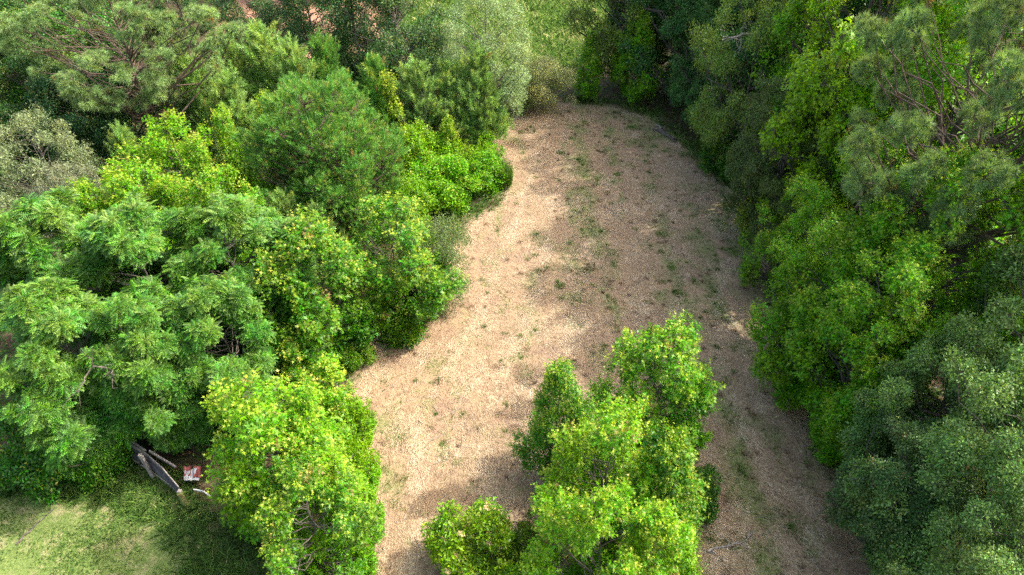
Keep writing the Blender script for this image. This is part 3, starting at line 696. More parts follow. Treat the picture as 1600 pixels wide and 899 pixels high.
#TREES
# ------------------------------------------------------------------ trees and shrubs: apex pixel, height, crown radius
GB = (0.155, 0.335, 0.03)   # bright sweetgum green
GM = (.10, .24, .035)
GR = (.16, .36, .035)
GD = (0.06, 0.16, 0.03)
OG = (.15, .25, .08)   # oak, waxy
OD = (.08, .185, .055)
OL = (0.13, 0.18, 0.055)
PY = (0.26, 0.4, 0.14)
PD = (0.14, 0.29, 0.075)
PT = (0.22, 0.32, 0.14)
FR = (0.105, 0.225, 0.05)
TG, TP, TO, TF, TS = 'sweetgums around the clearing', 'pines of the young stand', 'oaks of the right hand wood', 'feathery compound leaved trees', 'shrubs along the clearing edge'
DROP = {'tall bright green sweetgum reaching the top edge right of centre', 'tall sweetgum between the bright one and the tufted pine', 'tall pine with tufted needles and a bare limb in the upper right', 'tufted pine at the right frame edge near the top'}
TREES = [
 # --- sweetgum clump standing in the clearing
 ('gumround', 0, 'sweetgum_tree', 1045, 528, 5.8, 1.9, (.13, .31, .03), 'bright green sweetgum with two pointed tops, farthest of the clump standing in the clearing', 'tree', TG),
 ('gum', 1, 'sweetgum_tree', 878, 572, 5.6, 1.15, GM, 'narrow sweetgum with a pointed top, left of the clump standing in the clearing', 'tree', TG),
 ('gumround', 2, 'sweetgum_tree', 955, 665, 6.4, 1.6, GB, 'large yellow tipped sweetgum in the middle of the clump in the clearing', 'tree', TG),
 ('gum', 3, 'sweetgum_tree', 1060, 690, 6.0, 1.3, GM, 'pink tipped sweetgum on the right side of the clump in the clearing', 'tree', TG),
 ('gumround', 1, 'sweetgum_tree', 950, 775, 6.2, 1.35, GB, 'yellow tipped sweetgum, nearest of the clump in the clearing', 'tree', TG),
 ('gum', 1, 'sweetgum_tree', 1035, 800, 5.8, 1.25, GB, 'orange tipped sweetgum at the bottom right of the clump in the clearing', 'tree', TG),
 # --- left side, near
 ('gumround', 0, 'sweetgum_tree', 398, 612, 6.2, 1.95, GB, 'large yellow tipped sweetgum beside the broken board fence', 'tree', TG),
 ('gum', 3, 'sweetgum_tree', 478, 668, 5.2, 1.5, GB, 'sweetgum right of the fence side gum, facing the clearing edge', 'tree', TG),
 ('gumround', 2, 'sweetgum_tree', 465, 745, 5.2, 1.4, GM, 'sweetgum nearest to the lower frame edge on the left bank', 'tree', TG),
 ('sapling', 0, 'sweetgum_sapling', 508, 560, 3.6, .75, GB, 'slim yellow green sapling at the corner of the clearing below the dark notch', 'tree', 'slim saplings'),
 ('sapling', 1, 'sweetgum_sapling', 450, 540, 3.2, .7, GM, 'dull green sapling in the shaded notch left of the yellow sapling', 'tree', 'slim saplings'),
 ('gumround', 0, 'sweetgum_tree', 475, 362, 6.6, 2.2, GM, 'dark green sweetgum with yellow tips above the shaded notch at the clearing edge', 'tree', TG),
 ('gumround', 1, 'sweetgum_tree', 605, 318, 6.0, 2.2, GM, 'pink tipped sweetgum at the clearing edge beside the grey green shrub', 'tree', TG),
 ('greyshrub', 0, 'tall_shrub', 678, 345, 4.6, 1.55, (.13, .19, .075), 'tall grey green fine leaved shrub leaning over the clearing edge', 'shrub', TS),
 ('shrub', 0, 'leafy_shrub', 620, 440, 2.6, 1.7, (.09, .21, .02), 'vivid green low shrub under the pink tipped sweetgum', 'shrub', TS),
 ('shrub', 1, 'leafy_shrub', 548, 540, 1.2, .8, (.10, .22, .025), 'small yellow green bush at the clearing corner beside the shaded notch', 'shrub', TS),
 # --- compound leaved mass
 ('frond', 0, 'compound_leaved_tree', 45, 318, 7.4, 2.7, FR, 'feathery leaved tree at the left frame edge, highest of the feathery mass', 'tree', TF),
 ('frond', 1, 'compound_leaved_tree', 190, 330, 7.6, 2.6, FR, 'feathery leaved tree behind the bare forked limb', 'tree', TF),
 ('frond', 2, 'compound_leaved_tree', 345, 318, 7.4, 2.6, FR, 'feathery leaved tree at the right rear of the feathery mass', 'tree', TF),
 ('frond', 1, 'compound_leaved_tree', 60, 465, 6.8, 2.4, FR, 'feathery leaved tree on the left, in front of the highest one', 'tree', TF),
 ('frond', 2, 'compound_leaved_tree', 200, 470, 6.6, 1.9, FR, 'feathery leaved tree in the centre of the left mass', 'tree', TF),
 ('frond', 0, 'compound_leaved_tree', 318, 440, 6.6, 1.9, FR, 'feathery leaved tree next to the dark yellow tipped sweetgum', 'tree', TF),
 ('frond', 1, 'compound_leaved_tree', 55, 555, 5.4, 1.5, FR, 'low feathery leaved tree at the left frame edge above the lawn bushes', 'tree', TF),
 ('frond', 0, 'compound_leaved_tree', 225, 530, 5.4, 1.5, FR, 'low feathery leaved tree directly behind the broken board fence', 'tree', TF),
 ('shrub', 2, 'leafy_shrub', 112, 645, 3.0, 1.25, GM, 'round glossy bush hanging over the lawn left of the fence', 'shrub', TS),
 ('shrub', 0, 'leafy_shrub', 20, 650, 3.2, 1.5, GD, 'dark green bush over the lawn at the left frame edge', 'shrub', TS),
 ('shrub', 2, 'leafy_shrub', 405, 575, 1.8, 1.3, (.055, .12, .025), 'olive green bush in the shade behind the fence side sweetgum', 'shrub', TS),  # leaf colour lowered to paint in the dark of the shaded notch
 # --- middle left
 ('gumround', 2, 'sweetgum_tree', 268, 188, 6.8, 2.1, GB, 'pale yellow tipped sweetgum standing among small pine spires', 'tree', TG),
 ('gum', 0, 'sweetgum_tree', 345, 178, 6.8, 1.2, GB, 'narrow yellow topped sweetgum left of the big dark pine', 'tree', TG),
 ('gumround', 0, 'sweetgum_tree', 200, 262, 6.4, 2.1, GB, 'yellow tipped sweetgum rising behind the feathery mass on the left', 'tree', TG),
 ('gumround', 1, 'sweetgum_tree', 335, 272, 6.2, 1.8, GB, 'yellow tipped sweetgum between feathery mass and big dark pine', 'tree', TG),
 ('gum', 3, 'sweetgum_tree', 130, 290, 6.2, 1.4, GB, 'yellowish sweetgum next to the silvery grey tree', 'tree', TG),
 ('gum', 1, 'sweetgum_tree', 412, 150, 7.2, 1.2, GB, 'thin orange tipped sweetgum poking up behind the big dark pine', 'tree', TG),
 ('pinedense', 1, 'pine_tree', 485, 132, 8.4, 3.2, PD, 'big dense dark green pine in the middle of the left wood', 'pine tree', TP),
 ('pineyoung', 0, 'young_pine', 185, 200, 6.0, 1.1, PY, 'small pine spire poking out left of the pale sweetgum', 'pine tree', TP),
 ('pineyoung', 1, 'young_pine', 437, 302, 4.6, 1.0, PY, 'small pale pine in front of the big dark pine, left of two', 'pine tree', TP),
 ('pineyoung', 2, 'young_pine', 492, 322, 4.2, .9, PY, 'small pale pine in front of the big dark pine, right of two', 'pine tree', TP),
 ('pineyoung', 0, 'young_pine', 345, 55, 7.4, 1.9, PY, 'spiky green pine with a tall leader beside the red soil gap', 'pine tree', TP),
 ('pineyoung', 1, 'young_pine', 405, 42, 7.6, 2.3, PY, 'wide bright spiky pine in front of the dark trunks', 'pine tree', TP),
 ('pineyoung', 2, 'young_pine', 450, 68, 7.2, 1.8, PY, 'bright pine just left of the thick shaded trunks', 'pine tree', TP),
 ('pineyoung', 1, 'young_pine', 290, 92, 7.2, 1.9, PY, 'bright spiky pine behind the pale yellow sweetgum', 'pine tree', TP),
 ('pineyoung', 2, 'young_pine', 350, 118, 6.8, 1.9, PY, 'spiky pine left of the big dark pine and right behind the narrow gum', 'pine tree', TP),
 ('pineyoung', 0, 'young_pine', 530, 118, 6.4, 1.5, PD, 'dark small pine right behind the big dark pine', 'pine tree', TP),
 ('pineyoung', 1, 'young_pine', 580, 92, 6.6, 1.7, PD, 'bluish pine with a pointed leader left of the leaning sapling', 'pine tree', TP),
 ('pineyoung', 2, 'young_pine', 648, 100, 6.2, 1.8, PY, 'fuzzy grey green pine behind the silvery sapling', 'pine tree', TP),
 ('pineyoung', 0, 'young_pine', 700, 95, 6.0, 1.6, PY, 'fuzzy pine left of the lone edge pine with the bare stem', 'pine tree', TP),
 ('pineyoung', 1, 'young_pine', 560, 165, 6.0, 1.5, PY, 'bright pine between the big dark pine and the yellow topped sapling', 'pine tree', TP),
 ('pineyoung', 2, 'young_pine', 500, 60, 7.0, 1.7, PD, 'dark pine below the thick shaded trunks', 'pine tree', TP),
 ('sapling', 2, 'sweetgum_sapling', 603, 120, 6.0, .9, (.15, .26, .02), 'yellow topped slender sweetgum among the young pines', 'tree', 'slim saplings'),
 ('greyshrub', 1, 'tall_shrub', 655, 140, 4.8, 1.1, (.13, .20, .10), 'silvery leaved tall shrub right of the yellow topped sapling', 'shrub', TS),
 # --- vines and weeds at the left edge of the clearing
 ('shrub', 0, 'vine_mound', 640, 205, 3.4, 1.9, (.19, .36, .035), 'bright vine mound between the big dark pine and the weed bank', 'shrub', TS),
 ('shrub', 1, 'vine_mound', 690, 250, 2.8, 1.9, (.16, .36, .03), 'bright vine mound in the middle of the weed bank', 'shrub', TS),
 ('weeds', 0, 'tall_weeds', 728, 200, 2.6, 1.5, (.19, .38, .03), 'upright bright green weeds at the far end of the weed bank', 'weeds', TS),
 ('weeds', 1, 'tall_weeds', 690, 205, 2.4, 1.4, (.19, .36, .04), 'tall weeds behind the vine mounds under the young pines', 'weeds', TS),
 ('shrub', 2, 'vine_mound', 755, 245, 2.0, 1.5, (.15, .34, .03), 'round vine mound bulging farthest into the clearing', 'shrub', TS),
 ('shrub', 0, 'vine_mound', 640, 285, 2.6, 1.5, (.18, .35, .04), 'vine mound right behind the grey green shrub', 'shrub', TS),
 ('weeds', 2, 'tall_weeds', 785, 250, 1.8, .5, (.09, .17, .03), 'dark thin weed stems at the tip of the weed bank', 'weeds', TS),
 ('sapling', 0, 'sweetgum_sapling', 700, 185, 3.6, .7, (.14, .27, .02), 'yellow topped sapling behind the weed bank', 'tree', 'slim saplings'),
 # --- feathery weeds along lower left edge
 ('weeds', 0, 'tall_weeds', 520, 640, 2.0, 1.1, (0.18, 0.36, .02), 'feathery weeds at the foot of the yellow sapling', 'weeds', TS),
 ('weeds', 1, 'tall_weeds', 528, 710, 2.0, 1.0, (0.18, 0.38, .02), 'feathery weeds along the clearing, right of the fence side gums', 'weeds', TS),
 ('weeds', 2, 'tall_weeds', 530, 790, 1.9, 1.0, (0.15, 0.35, .03), 'feathery weeds along the lower left clearing edge', 'weeds', TS),
 ('weeds', 0, 'tall_weeds', 520, 862, 1.8, .9, (0.15, 0.34, .03), 'feathery weeds around the grey post at the lower edge', 'weeds', TS),
 # --- lone edge pine, flowering bush
 ('pineyoung', 1, 'edge_pine', 745, 78, 6.6, 1.7, PY, 'lone pine with a bare lower stem at the far left corner of the clearing', 'pine tree', TP),
 ('shrub', 1, 'flowering_shrub', 742, 812, 2.7, 1.45, (.20, .35, .04), 'low bush with cream flower heads in the clearing at the lower frame edge', 'shrub', None),
 ('shrub', 2, 'leafy_shrub', 825, 840, 2.0, .8, (.10, .17, .03), 'brownish green bush between flowering bush and sweetgum clump', 'shrub', TS),
 ('shrub', 0, 'leafy_shrub', 1095, 745, 1.6, .9, GD, 'dark low bush at the right foot of the sweetgum clump', 'shrub', TS),
 # --- far background
 ('pinetall', 0, 'tall_pine', 140, -60, 12.5, 3.9, PT, 'big grey green pine filling the upper left corner', 'pine tree', 'tall pines'),
 ('pinetall', 1, 'tall_pine', 235, 20, 9.5, 2.3, PT, 'grey green pine directly left of the red soil gap', 'pine tree', 'tall pines'),
 ('fine', 0, 'hardwood_tree', 30, -30, 10.5, 3.8, GD, 'dark green hardwood at the upper left frame corner', 'tree', 'far hardwoods'),
 ('fine', 1, 'hardwood_tree', 110, 105, 7.5, 3.0, (.05, .12, .045), 'dark blue green hardwood below the big grey green pine', 'tree', 'far hardwoods'),
 ('fine', 2, 'hardwood_tree', 30, 85, 8.0, 2.8, (.05, .12, .03), 'dark hardwood at the left frame edge under the corner tree', 'tree', 'far hardwoods'),
 ('willowy', 0, 'silvery_tree', 25, 185, 7.6, 2.6, (.20, .25, .13), 'silvery grey green tree at the left frame edge behind the feathery mass', 'tree', 'pale airy trees'),
 ('willowy', 1, 'silvery_tree', 95, 260, 6.2, 1.9, (.19, .22, .14), 'dusty grey tree right of the silvery tree at the frame edge', 'tree', 'pale airy trees'),
 ('fine', 0, 'hardwood_tree', 175, 150, 6.0, 2.4, (.045, .10, .03), 'dark hardwood behind the small pine spire', 'tree', 'far hardwoods'),
 ('fine', 2, 'dark_tree', 385, -75, 9.0, 3.2, (.05, .11, .03), 'dark spreading tree with a leaning trunk above the red soil gap', 'tree', 'far hardwoods'),
 ('fine', 1, 'dark_tree', 475, -70, 10.0, 3.2, (.05, .11, .035), 'shaded tree with a straight dark trunk left of the thicket', 'tree', 'far hardwoods'),
 ('fine', 0, 'dark_tree', 545, -70, 10.5, 3.2, (.055, .12, .04), 'shaded tree with a pale dead side branch, middle of the dark row', 'tree', 'far hardwoods'),
 ('fine', 2, 'dark_tree', 605, -60, 10.5, 3.2, (.055, .12, .035), 'shaded thick trunked tree, right of the dark row', 'tree', 'far hardwoods'),
 ('willowy', 2, 'pale_tree', 755, -20, 9.5, 2.7, (.27, .37, .19), 'pale green airy tree at the top beside the far gap', 'tree', 'pale airy trees'),
 ('greyshrub', 1, 'dry_shrub', 850, 92, 3.6, 2.0, (.46, .48, .24), 'pale yellowish shrub closing the far end of the clearing', 'shrub', TS),
 ('greyshrub', 0, 'dry_shrub', 815, 112, 2.8, 1.7, (.15, .21, .07), 'grey green shrub at the far end below the pale airy tree', 'shrub', TS),
 ('fine', 1, 'hardwood_tree', 690, 20, 5.0, 2.4, (.09, .19, .04), 'leafy tree in front of the far meadow left of the pale airy tree', 'tree', 'far hardwoods'),
 # --- right side, far to near
 ('shrub', 2, 'leafy_shrub', 1158, 205, 3.0, 1.7, (.06, .17, .03), 'rounded emerald bush on the right edge of the clearing', 'shrub', TS),
 ('oak', 1, 'oak_tree', 1255, 120, 8.8, 2.2, (.10, .15, .05), 'olive oak left of the bright tall sweetgum', 'tree', TO),
 ('willowy', 1, 'oak_tree', 1290, 215, 7.0, 2.0, (.10, .15, .045), 'olive oak with bare twigs behind the bright yellow green sapling', 'tree', TO),
 ('gumtall', 0, 'tall_sweetgum', 1350, -30, 13.0, 2.7, GB, 'tall bright green sweetgum reaching the top edge right of centre', 'tree', TG),
 ('gumtall', 1, 'tall_sweetgum', 1440, 60, 12.0, 2.8, GR, 'tall sweetgum between the bright one and the tufted pine', 'tree', TG),
 ('gumtall', 0, 'tall_sweetgum', 1400, 215, 9.6, 2.4, GR, 'sweetgum with bare grey twigs in the middle of the right wood', 'tree', TG),
 ('gumtall', 1, 'tall_sweetgum', 1510, 240, 10.5, 2.6, GR, 'sweetgum under the tufted pine at the right', 'tree', TG),
 ('gumround', 2, 'sweetgum_tree', 1248, 288, 5.8, 1.35, GB, 'bright yellow green sweetgum at the bend of the right clearing edge', 'tree', TG),
 ('sapling', 1, 'sweetgum_sapling', 1190, 268, 4.2, .7, (.14, .22, .02), 'yellowish sapling between the emerald bush and the bright sweetgum', 'tree', 'slim saplings'),
 ('gumtall', 0, 'tall_sweetgum', 1345, 345, 7.6, 2.1, GB, 'bright sweetgum right behind the bend of the clearing edge', 'tree', TG),
 ('gumtall', 1, 'tall_sweetgum', 1430, 380, 8.6, 2.2, GR, 'sweetgum above the grey green oaks on the right', 'tree', TG),
 ('gumround', 1, 'sweetgum_tree', 1325, 440, 6.0, 1.8, GB, 'bright sweetgum leaning out over the middle of the right clearing edge', 'tree', TG),
 ('gumround', 0, 'sweetgum_tree', 1400, 490, 6.4, 1.8, GR, 'sweetgum next to the grey green oaks, behind the clearing edge', 'tree', TG),
 ('gum', 0, 'sweetgum_tree', 1350, 600, 4.0, 1.1, GR, 'low sweetgum at the right clearing edge beside the nearest oaks', 'tree', TG),
 ('shrub', 1, 'leafy_shrub', 1385, 640, 2.8, 1.3, (.09, .24, .02), 'vivid vine covered bush at the foot of the nearest oaks', 'shrub', TS),
 ('pinetall', 0, 'tall_pine', 1490, -80, 15.5, 2.9, PT, 'tall pine with tufted needles and a bare limb in the upper right', 'pine tree', 'tall pines'),
 ('pinetall', 1, 'tall_pine', 1590, 20, 15.0, 2.6, PT, 'tufted pine at the right frame edge near the top', 'pine tree', 'tall pines'),
 ('oak', 1, 'oak_tree', 1535, 520, 7.8, 2.0, OG, 'grey green oak with yellow leaf tips beside the vivid vine bush', 'tree', TO),
 ('oak', 2, 'oak_tree', 1660, 600, 9.0, 2.3, OG, 'grey green oak at the right frame edge among the near oaks', 'tree', TO),
 ('oak', 1, 'oak_tree', 1505, 690, 6.2, 2.0, (.08, .15, .05), 'dark oak hanging over the lower right of the clearing', 'tree', TO),
 ('oak', 0, 'oak_tree', 1640, 770, 7.5, 2.1, OG, 'grey green oak in the lower right corner', 'tree', TO),
]
W = dict
FAR = [
 ('gumtall', 1, 'tall_sweetgum', (19.6, 29.5), 18.0, 4.0, GR, 'tall sweetgum added for shade at the top right, one row behind the tallest bright one', 'tree', TG),  # back-row tree added to close light gaps between the front crowns
 ('oak', 0, 'oak_tree', (19.4, 36.0), 18.0, 4.0, OD, 'tall dark oak added for shade at the top edge right of the light olive oak', 'tree', TO),  # added to thicken the long shadow across the clearing
 ('oak', 2, 'oak_tree', (18.8, 43.0), 18.0, 4.0, OD, 'tall dark oak added for shade one row behind the light olive oak', 'tree', TO),  # put in to fill sunlit holes in the far shade
 ('fine', 1, 'dark_tree', G(298, 75), 6.5, 2.3, (.05, .12, .035), 'small dark tree on the left rim of the red soil gap', 'tree', 'far hardwoods'),
 ('oak', 2, 'oak_tree', (15.5, 49.5), 16.5, 4.2, OD, 'tall dark oak at the top edge right of the olive green tree', 'tree', TO),
 ('oak', 1, 'oak_tree', (10.5, 51.5), 15.0, 3.6, OD, 'tall dark oak behind the olive green tree at the far corner', 'tree', TO),
 ('fine', 0, 'oak_tree', G(972, 140), 13.0, 3.3, (.12, .19, .04), 'tall olive green tree at the far right corner of the clearing', 'tree', TO),
 ('gum', 1, 'sweetgum_tree', G(985, 165), 6.4, 1.6, GR, 'blue green sweetgum in front of the tall olive tree at the far corner', 'tree', TG),
 ('gum', 0, 'sweetgum_tree', G(918, 158), 4.8, 1.3, GR, 'small sweetgum at the left foot of the tall olive tree', 'tree', TG),
 ('oak', 0, 'oak_tree', G(1050, 165), 13.5, 3.6, OD, 'dark oak right of the tall olive tree', 'tree', TO),
 ('oak', 1, 'oak_tree', G(1100, 208), 9.6, 2.6, OD, 'dark oak bulging over the far right edge of the clearing', 'tree', TO),
 ('willowy', 0, 'oak_tree', (13.2, 36.5), 11.5, 2.9, (.20, .30, .08), 'light olive oak with a bare pale limb showing through', 'tree', TO),
 ('oak', 2, 'oak_tree', (16.6, 38.5), 16.5, 4.0, OD, 'dark oak behind the light olive one, reaching the top edge', 'tree', TO),
 ('oak', 0, 'oak_tree', G(1165, 262), 7.2, 2.1, OD, 'dark oak below the light olive one at the clearing edge', 'tree', TO),
 ('oak', 0, 'oak_tree', (14.6, 14.0), 9.4, 2.9, OG, 'grey green oak with waxy leaves, farthest of the near right oaks', 'tree', TO),
 ('gumtall', 0, 'tall_sweetgum', (15.2, 28.5), 16.0, 3.5, (.22, .40, .03), 'tallest bright green sweetgum of the right wood, in the upper right', 'tree', TG),
 ('gumtall', 1, 'tall_sweetgum', (17.6, 25.0), 17.0, 3.7, GR, 'tall mid green sweetgum behind the tufted pine on the right', 'tree', TG),
 ('gumtall', 0, 'tall_sweetgum', (16.6, 33.2), 16.5, 3.9, GR, 'tall sweetgum behind the tallest bright one in the upper right', 'tree', TG),
 ('gumtall', 1, 'tall_sweetgum', (17.2, 15.0), 14.5, 3.2, GR, 'tall sweetgum at the right frame edge behind the near oaks', 'tree', TG),
 ('oak', 0, 'oak_tree', (15.0, 44.0), 17.0, 4.0, OD, 'tall dark oak between the light olive oak and the far corner', 'tree', TO),
 ('pinetall', 0, 'tall_pine', (14.4, 19.6), 15.6, 3.5, PT, 'nearest tall pine with big needle tufts at the upper right', 'pine tree', 'tall pines'),
 ('pinetall', 1, 'tall_pine', (20.5, 18.0), 17.5, 3.6, PT, 'second tall tufted pine at the right frame edge', 'pine tree', 'tall pines'),
]
rr = random.Random(4)
def bgtree(i, x, y, where):
    k, nm, c, lab = [('fine', 'hardwood_tree', (.075, .16, .04), 'dark green hardwood'), ('pinedense', 'pine_tree', (.11, .19, .06), 'blue green pine'), ('fine', 'hardwood_tree', (.11, .19, .05), 'mid green hardwood'), ('oak', 'oak_tree', (.07, .14, .04), 'deep green oak')][i % 4]
    FAR.append((k, i % 3 if k != 'pinedense' else i % 2, nm, (x, y), rr.uniform(9, 13), rr.uniform(3.4, 4.4), c, lab + ' ' + where, 'pine tree' if 'pine' in nm else 'tree', 'background trees'))
for i, (x, y, where) in enumerate([
 (-29, 31, 'at the far left edge behind the silvery tree'), (-34, 38, 'at the left edge, one row behind the silvery tree'), (-27, 38, 'under the big grey green corner pine'),
 (-33, 47, 'in the upper left, two rows behind the silvery tree'), (-41, 53, 'at the upper left frame edge'), (-33, 56, 'at the top behind the corner pine'), (-44, 64, 'at the very top left corner'), (-37, 74, 'beyond the upper left corner'),
 (-21, 76, 'behind the red soil gap, left'), (-10, 80, 'behind the row of dark trunks'), (-27, 82, 'behind the red soil gap, farthest'), (-2, 88, 'beyond the far meadow, left'),
 (10, 88, 'beyond the far meadow, right'), (19, 62, 'right of the far meadow'), (21, 74, 'right of the far meadow, one row back'), (19, 54, 'behind the tall olive tree'), (22, 64, 'at the top edge behind the dark oaks'),
 (21, 46, 'behind the light olive oak'), (26, 38, 'behind the tallest bright sweetgum'), (29, 48, 'at the top edge above the tallest bright sweetgum'), (25, 31, 'at the right behind the tufted pines'),
 (33, 40, 'at the upper right frame edge'), (37, 54, 'at the upper right frame corner'), (31, 60, 'at the top edge left of the upper right corner'), (23, 24, 'at the right edge behind the second tufted pine'), (40, 66, 'beyond the upper right corner'),
 (28, 74, 'far beyond the top right'), (31, 30, 'at the right frame edge behind the tufted pines')]):
    bgtree(i, x, y, where)
TREES = [t for t in TREES if t[8] not in DROP]
for t in TREES: tree(*t)
for k, sd, nm, xy, h, r, c, lab, cat, g in FAR: tree(k, sd, nm, int(xy[0] * 10), int(xy[1] * 10), h, r, c, lab, cat, g, world=xy)

# ------------------------------------------------------------------ small things
def boxes(bs):
    """bs: list of (centre, x axis half vector, y axis half vector, z axis half vector)"""
    Q = []
    for c, a, b, d in bs:
        c, a, b, d = map(lambda q: np.array(q, float), (c, a, b, d))
        k = {(i, j, l): c + a * i + b * j + d * l for i in (-1, 1) for j in (-1, 1) for l in (-1, 1)}
        for f in [((-1,-1,-1),(-1,1,-1),(1,1,-1),(1,-1,-1)), ((-1,-1,1),(1,-1,1),(1,1,1),(-1,1,1)), ((-1,-1,-1),(1,-1,-1),(1,-1,1),(-1,-1,1)),
                  ((-1,1,-1),(-1,1,1),(1,1,1),(1,1,-1)), ((-1,-1,-1),(-1,-1,1),(-1,1,1),(-1,1,-1)), ((1,-1,-1),(1,1,-1),(1,1,1),(1,-1,1))]:
            Q += [k[v] for v in f]
    return np.array(Q)
def beam(a, b, w, t, up=(0, 0, 1)):
    a = np.array(a, float); b = np.array(b, float); x = (b - a) / 2; u = nrm(x); s = nrm(np.cross(np.array(up, float), u)); n = np.cross(u, s)
    return ((a + b) / 2, x, s * t / 2, n * w / 2)
def emp(name, loc, label, cat, group=None):
    e = bpy.data.objects.new(name, None); COL.objects.link(e); e.location = loc; e['label'] = label; e['category'] = cat
    if group: e['group'] = group
    return e
def part(name, me, e): return single(name, me, parent=e)

# broken board fence between lawn and wood
def fence():
    pts = [G(172, 702), G(205, 720), G(243, 745), G(266, 762), G(288, 784)]
    pts = [np.array([p[0], p[1], 0.0]) for p in pts]; o = pts[2]
    e = emp('board_fence', tuple(o), 'broken dark weathered board fence sagging along the lawn edge', 'fence')
    tilt = np.array([.10, -.22, 0])   # leaning towards the lawn
    dark = []; pale = []
    hs = [.95, 1.0, 1.05, .85, .6]
    for i in range(4):
        a = pts[i] - o; b = pts[i + 1] - o
        for k in range(5):
            za = .10 + k * hs[i] / 5; zb = .10 + k * hs[i + 1] / 5
            A = a - tilt * za + [0, 0, za]; B = b - tilt * zb + [0, 0, zb]
            A = A + (B - A) * .01
            (pale if k in (0, 4) else dark).append(beam(A + [0, .012 * (k % 2), 0], B + [0, .012 * (k % 2), 0], .17 if k else .12, .03))
    # slipped rails lying against the top
    pale.append(beam(pts[2] - o + [.05, .22, 1.12], pts[3] - o + [.3, .30, .72], .10, .05))
    pale.append(beam(pts[0] - o + [.1, .3, 1.0], pts[2] - o + [-.1, .25, 1.1], .08, .05))
    part('board', make_mesh('board', boxes(dark), 4, None, M_WOOD), e)
    part('rail', make_mesh('rail', boxes(pale), 4, None, M_WOOD2), e)
    for i, (h, dx) in {0: (1.0, .0), 2: (1.35, -.05), 4: (.75, .1)}.items():
        b = pts[i] - o + np.array([0, -.10, -.1]); t = b + np.array([dx - .05, .05, h])
        p = part('post', make_mesh('post', boxes([beam(b, t, .10, .10, (1, 0, 0)), beam(t, t + [0, 0, .012], .12, .12, (1, 0, 0))]), 4, None, M_WOOD2), e)
fence()

def flat_mat(name, c, rough=.6, c2=None):
    m, nt, out = node_mat(name); p = N(nt, 'ShaderNodeBsdfPrincipled'); p.inputs['Roughness'].default_value = rough
    tc = N(nt, 'ShaderNodeTexCoord')
    nt.links.new(mixc(nt, ramp(nt, noise(nt, 6, 4, .6, tc.outputs['Object']), [(.4, (0, 0, 0)), (.62, (1, 1, 1))]), c, c2 or tuple(x * .7 for x in c)), p.inputs['Base Color'])
    nt.links.new(p.outputs[0], out.inputs[0]); return m
M_WHITE = flat_mat('scuffed_white_plastic', (.60, .59, .57), .6); M_RED = flat_mat('faded_red_plastic', (.36, .08, .06), .6); M_MOSS = flat_mat('mossy_wood', (.11, .17, .03), .9, (.14, .10, .04))

x, y = G(299, 741, .5)
e = emp('crumpled_panel', (x, y, .45), 'crumpled red and white plastic panel caught between fence end and sweetgum', 'panel')
def crumple(w, h, nx, ny, off, seed):
    rng = np.random.default_rng(seed); q = []
    g = np.array([[[i / nx - .5, j / ny - .5] for j in range(ny + 1)] for i in range(nx + 1)])
    z = rng.uniform(-.06, .06, (nx + 1, ny + 1)) + off[2]
    P3 = np.dstack([g[..., 0] * w + off[0], g[..., 1] * h + off[1], z + g[..., 1] * .25])
    return np.array([P3[i, j] if (a, b) == (0, 0) else P3[i + a, j + b] for i in range(nx) for j in range(ny) for a, b in ((0, 0), (1, 0), (1, 1), (0, 1))])
def thick(Q, t=.02):
    return np.concatenate([Q, (Q.reshape(-1, 4, 3)[:, ::-1] - [0, 0, t]).reshape(-1, 3)])
part('white_sheet', make_mesh('white_sheet', thick(crumple(.50, .28, 6, 4, (0, 0, 0), 1)), 4, None, M_WHITE), e)
part('red_sheet', make_mesh('red_sheet', thick(crumple(.26, .28, 4, 4, (.18, .06, .09), 2)), 4, None, M_RED), e)
part('red_sheet', make_mesh('red_sheet', thick(crumple(.24, .22, 3, 3, (-.16, .08, .09), 3)), 4, None, M_RED), e)
x, y = G(322, 772, .2)
single('white_strip', make_mesh('white_strip', boxes([beam((-.45, .12, .25), (-.05, 0, .32), .07, .03), beam((-.05, 0, .32), (.25, -.16, .2), .07, .03)]), 4, None, M_WHITE), 'narrow bent white strip sticking out below the crumpled panel', 'strip', loc=(x, y, 0))
x, y = G(290, 790)
T = Tubes(); T.add([(0, 0, -.1), (.0, .01, .3), (-.03, .03, .62)], [.11, .10, .09], 9); T.add([(-.03, .03, .62), (-.03, .03, .635)], [.09, .001], 9)
single('mossy_post', T.mesh('mossy_post', M_MOSS), 'short yellow green mossy post at the near end of the board fence', 'post', loc=(x, y, 0))
# grey post with a white cap at the lower edge
x, y = G(521, 893)
e = emp('grey_post', (x, y, 0), 'grey post with a pale cap among the weeds at the lower frame edge', 'post')
T = Tubes(); T.add([(0, 0, -.1), (0, 0, .6), (0, 0, 1.15)], [.06, .06, .06], 10); part('shaft', T.mesh('shaft', M_WOOD2), e)
T = Tubes(); T.add([(0, 0, 1.14), (0, 0, 1.20), (0, 0, 1.24), (0, 0, 1.245)], [.078, .078, .05, .001], 12); part('cap', T.mesh('cap', M_WHITE), e)

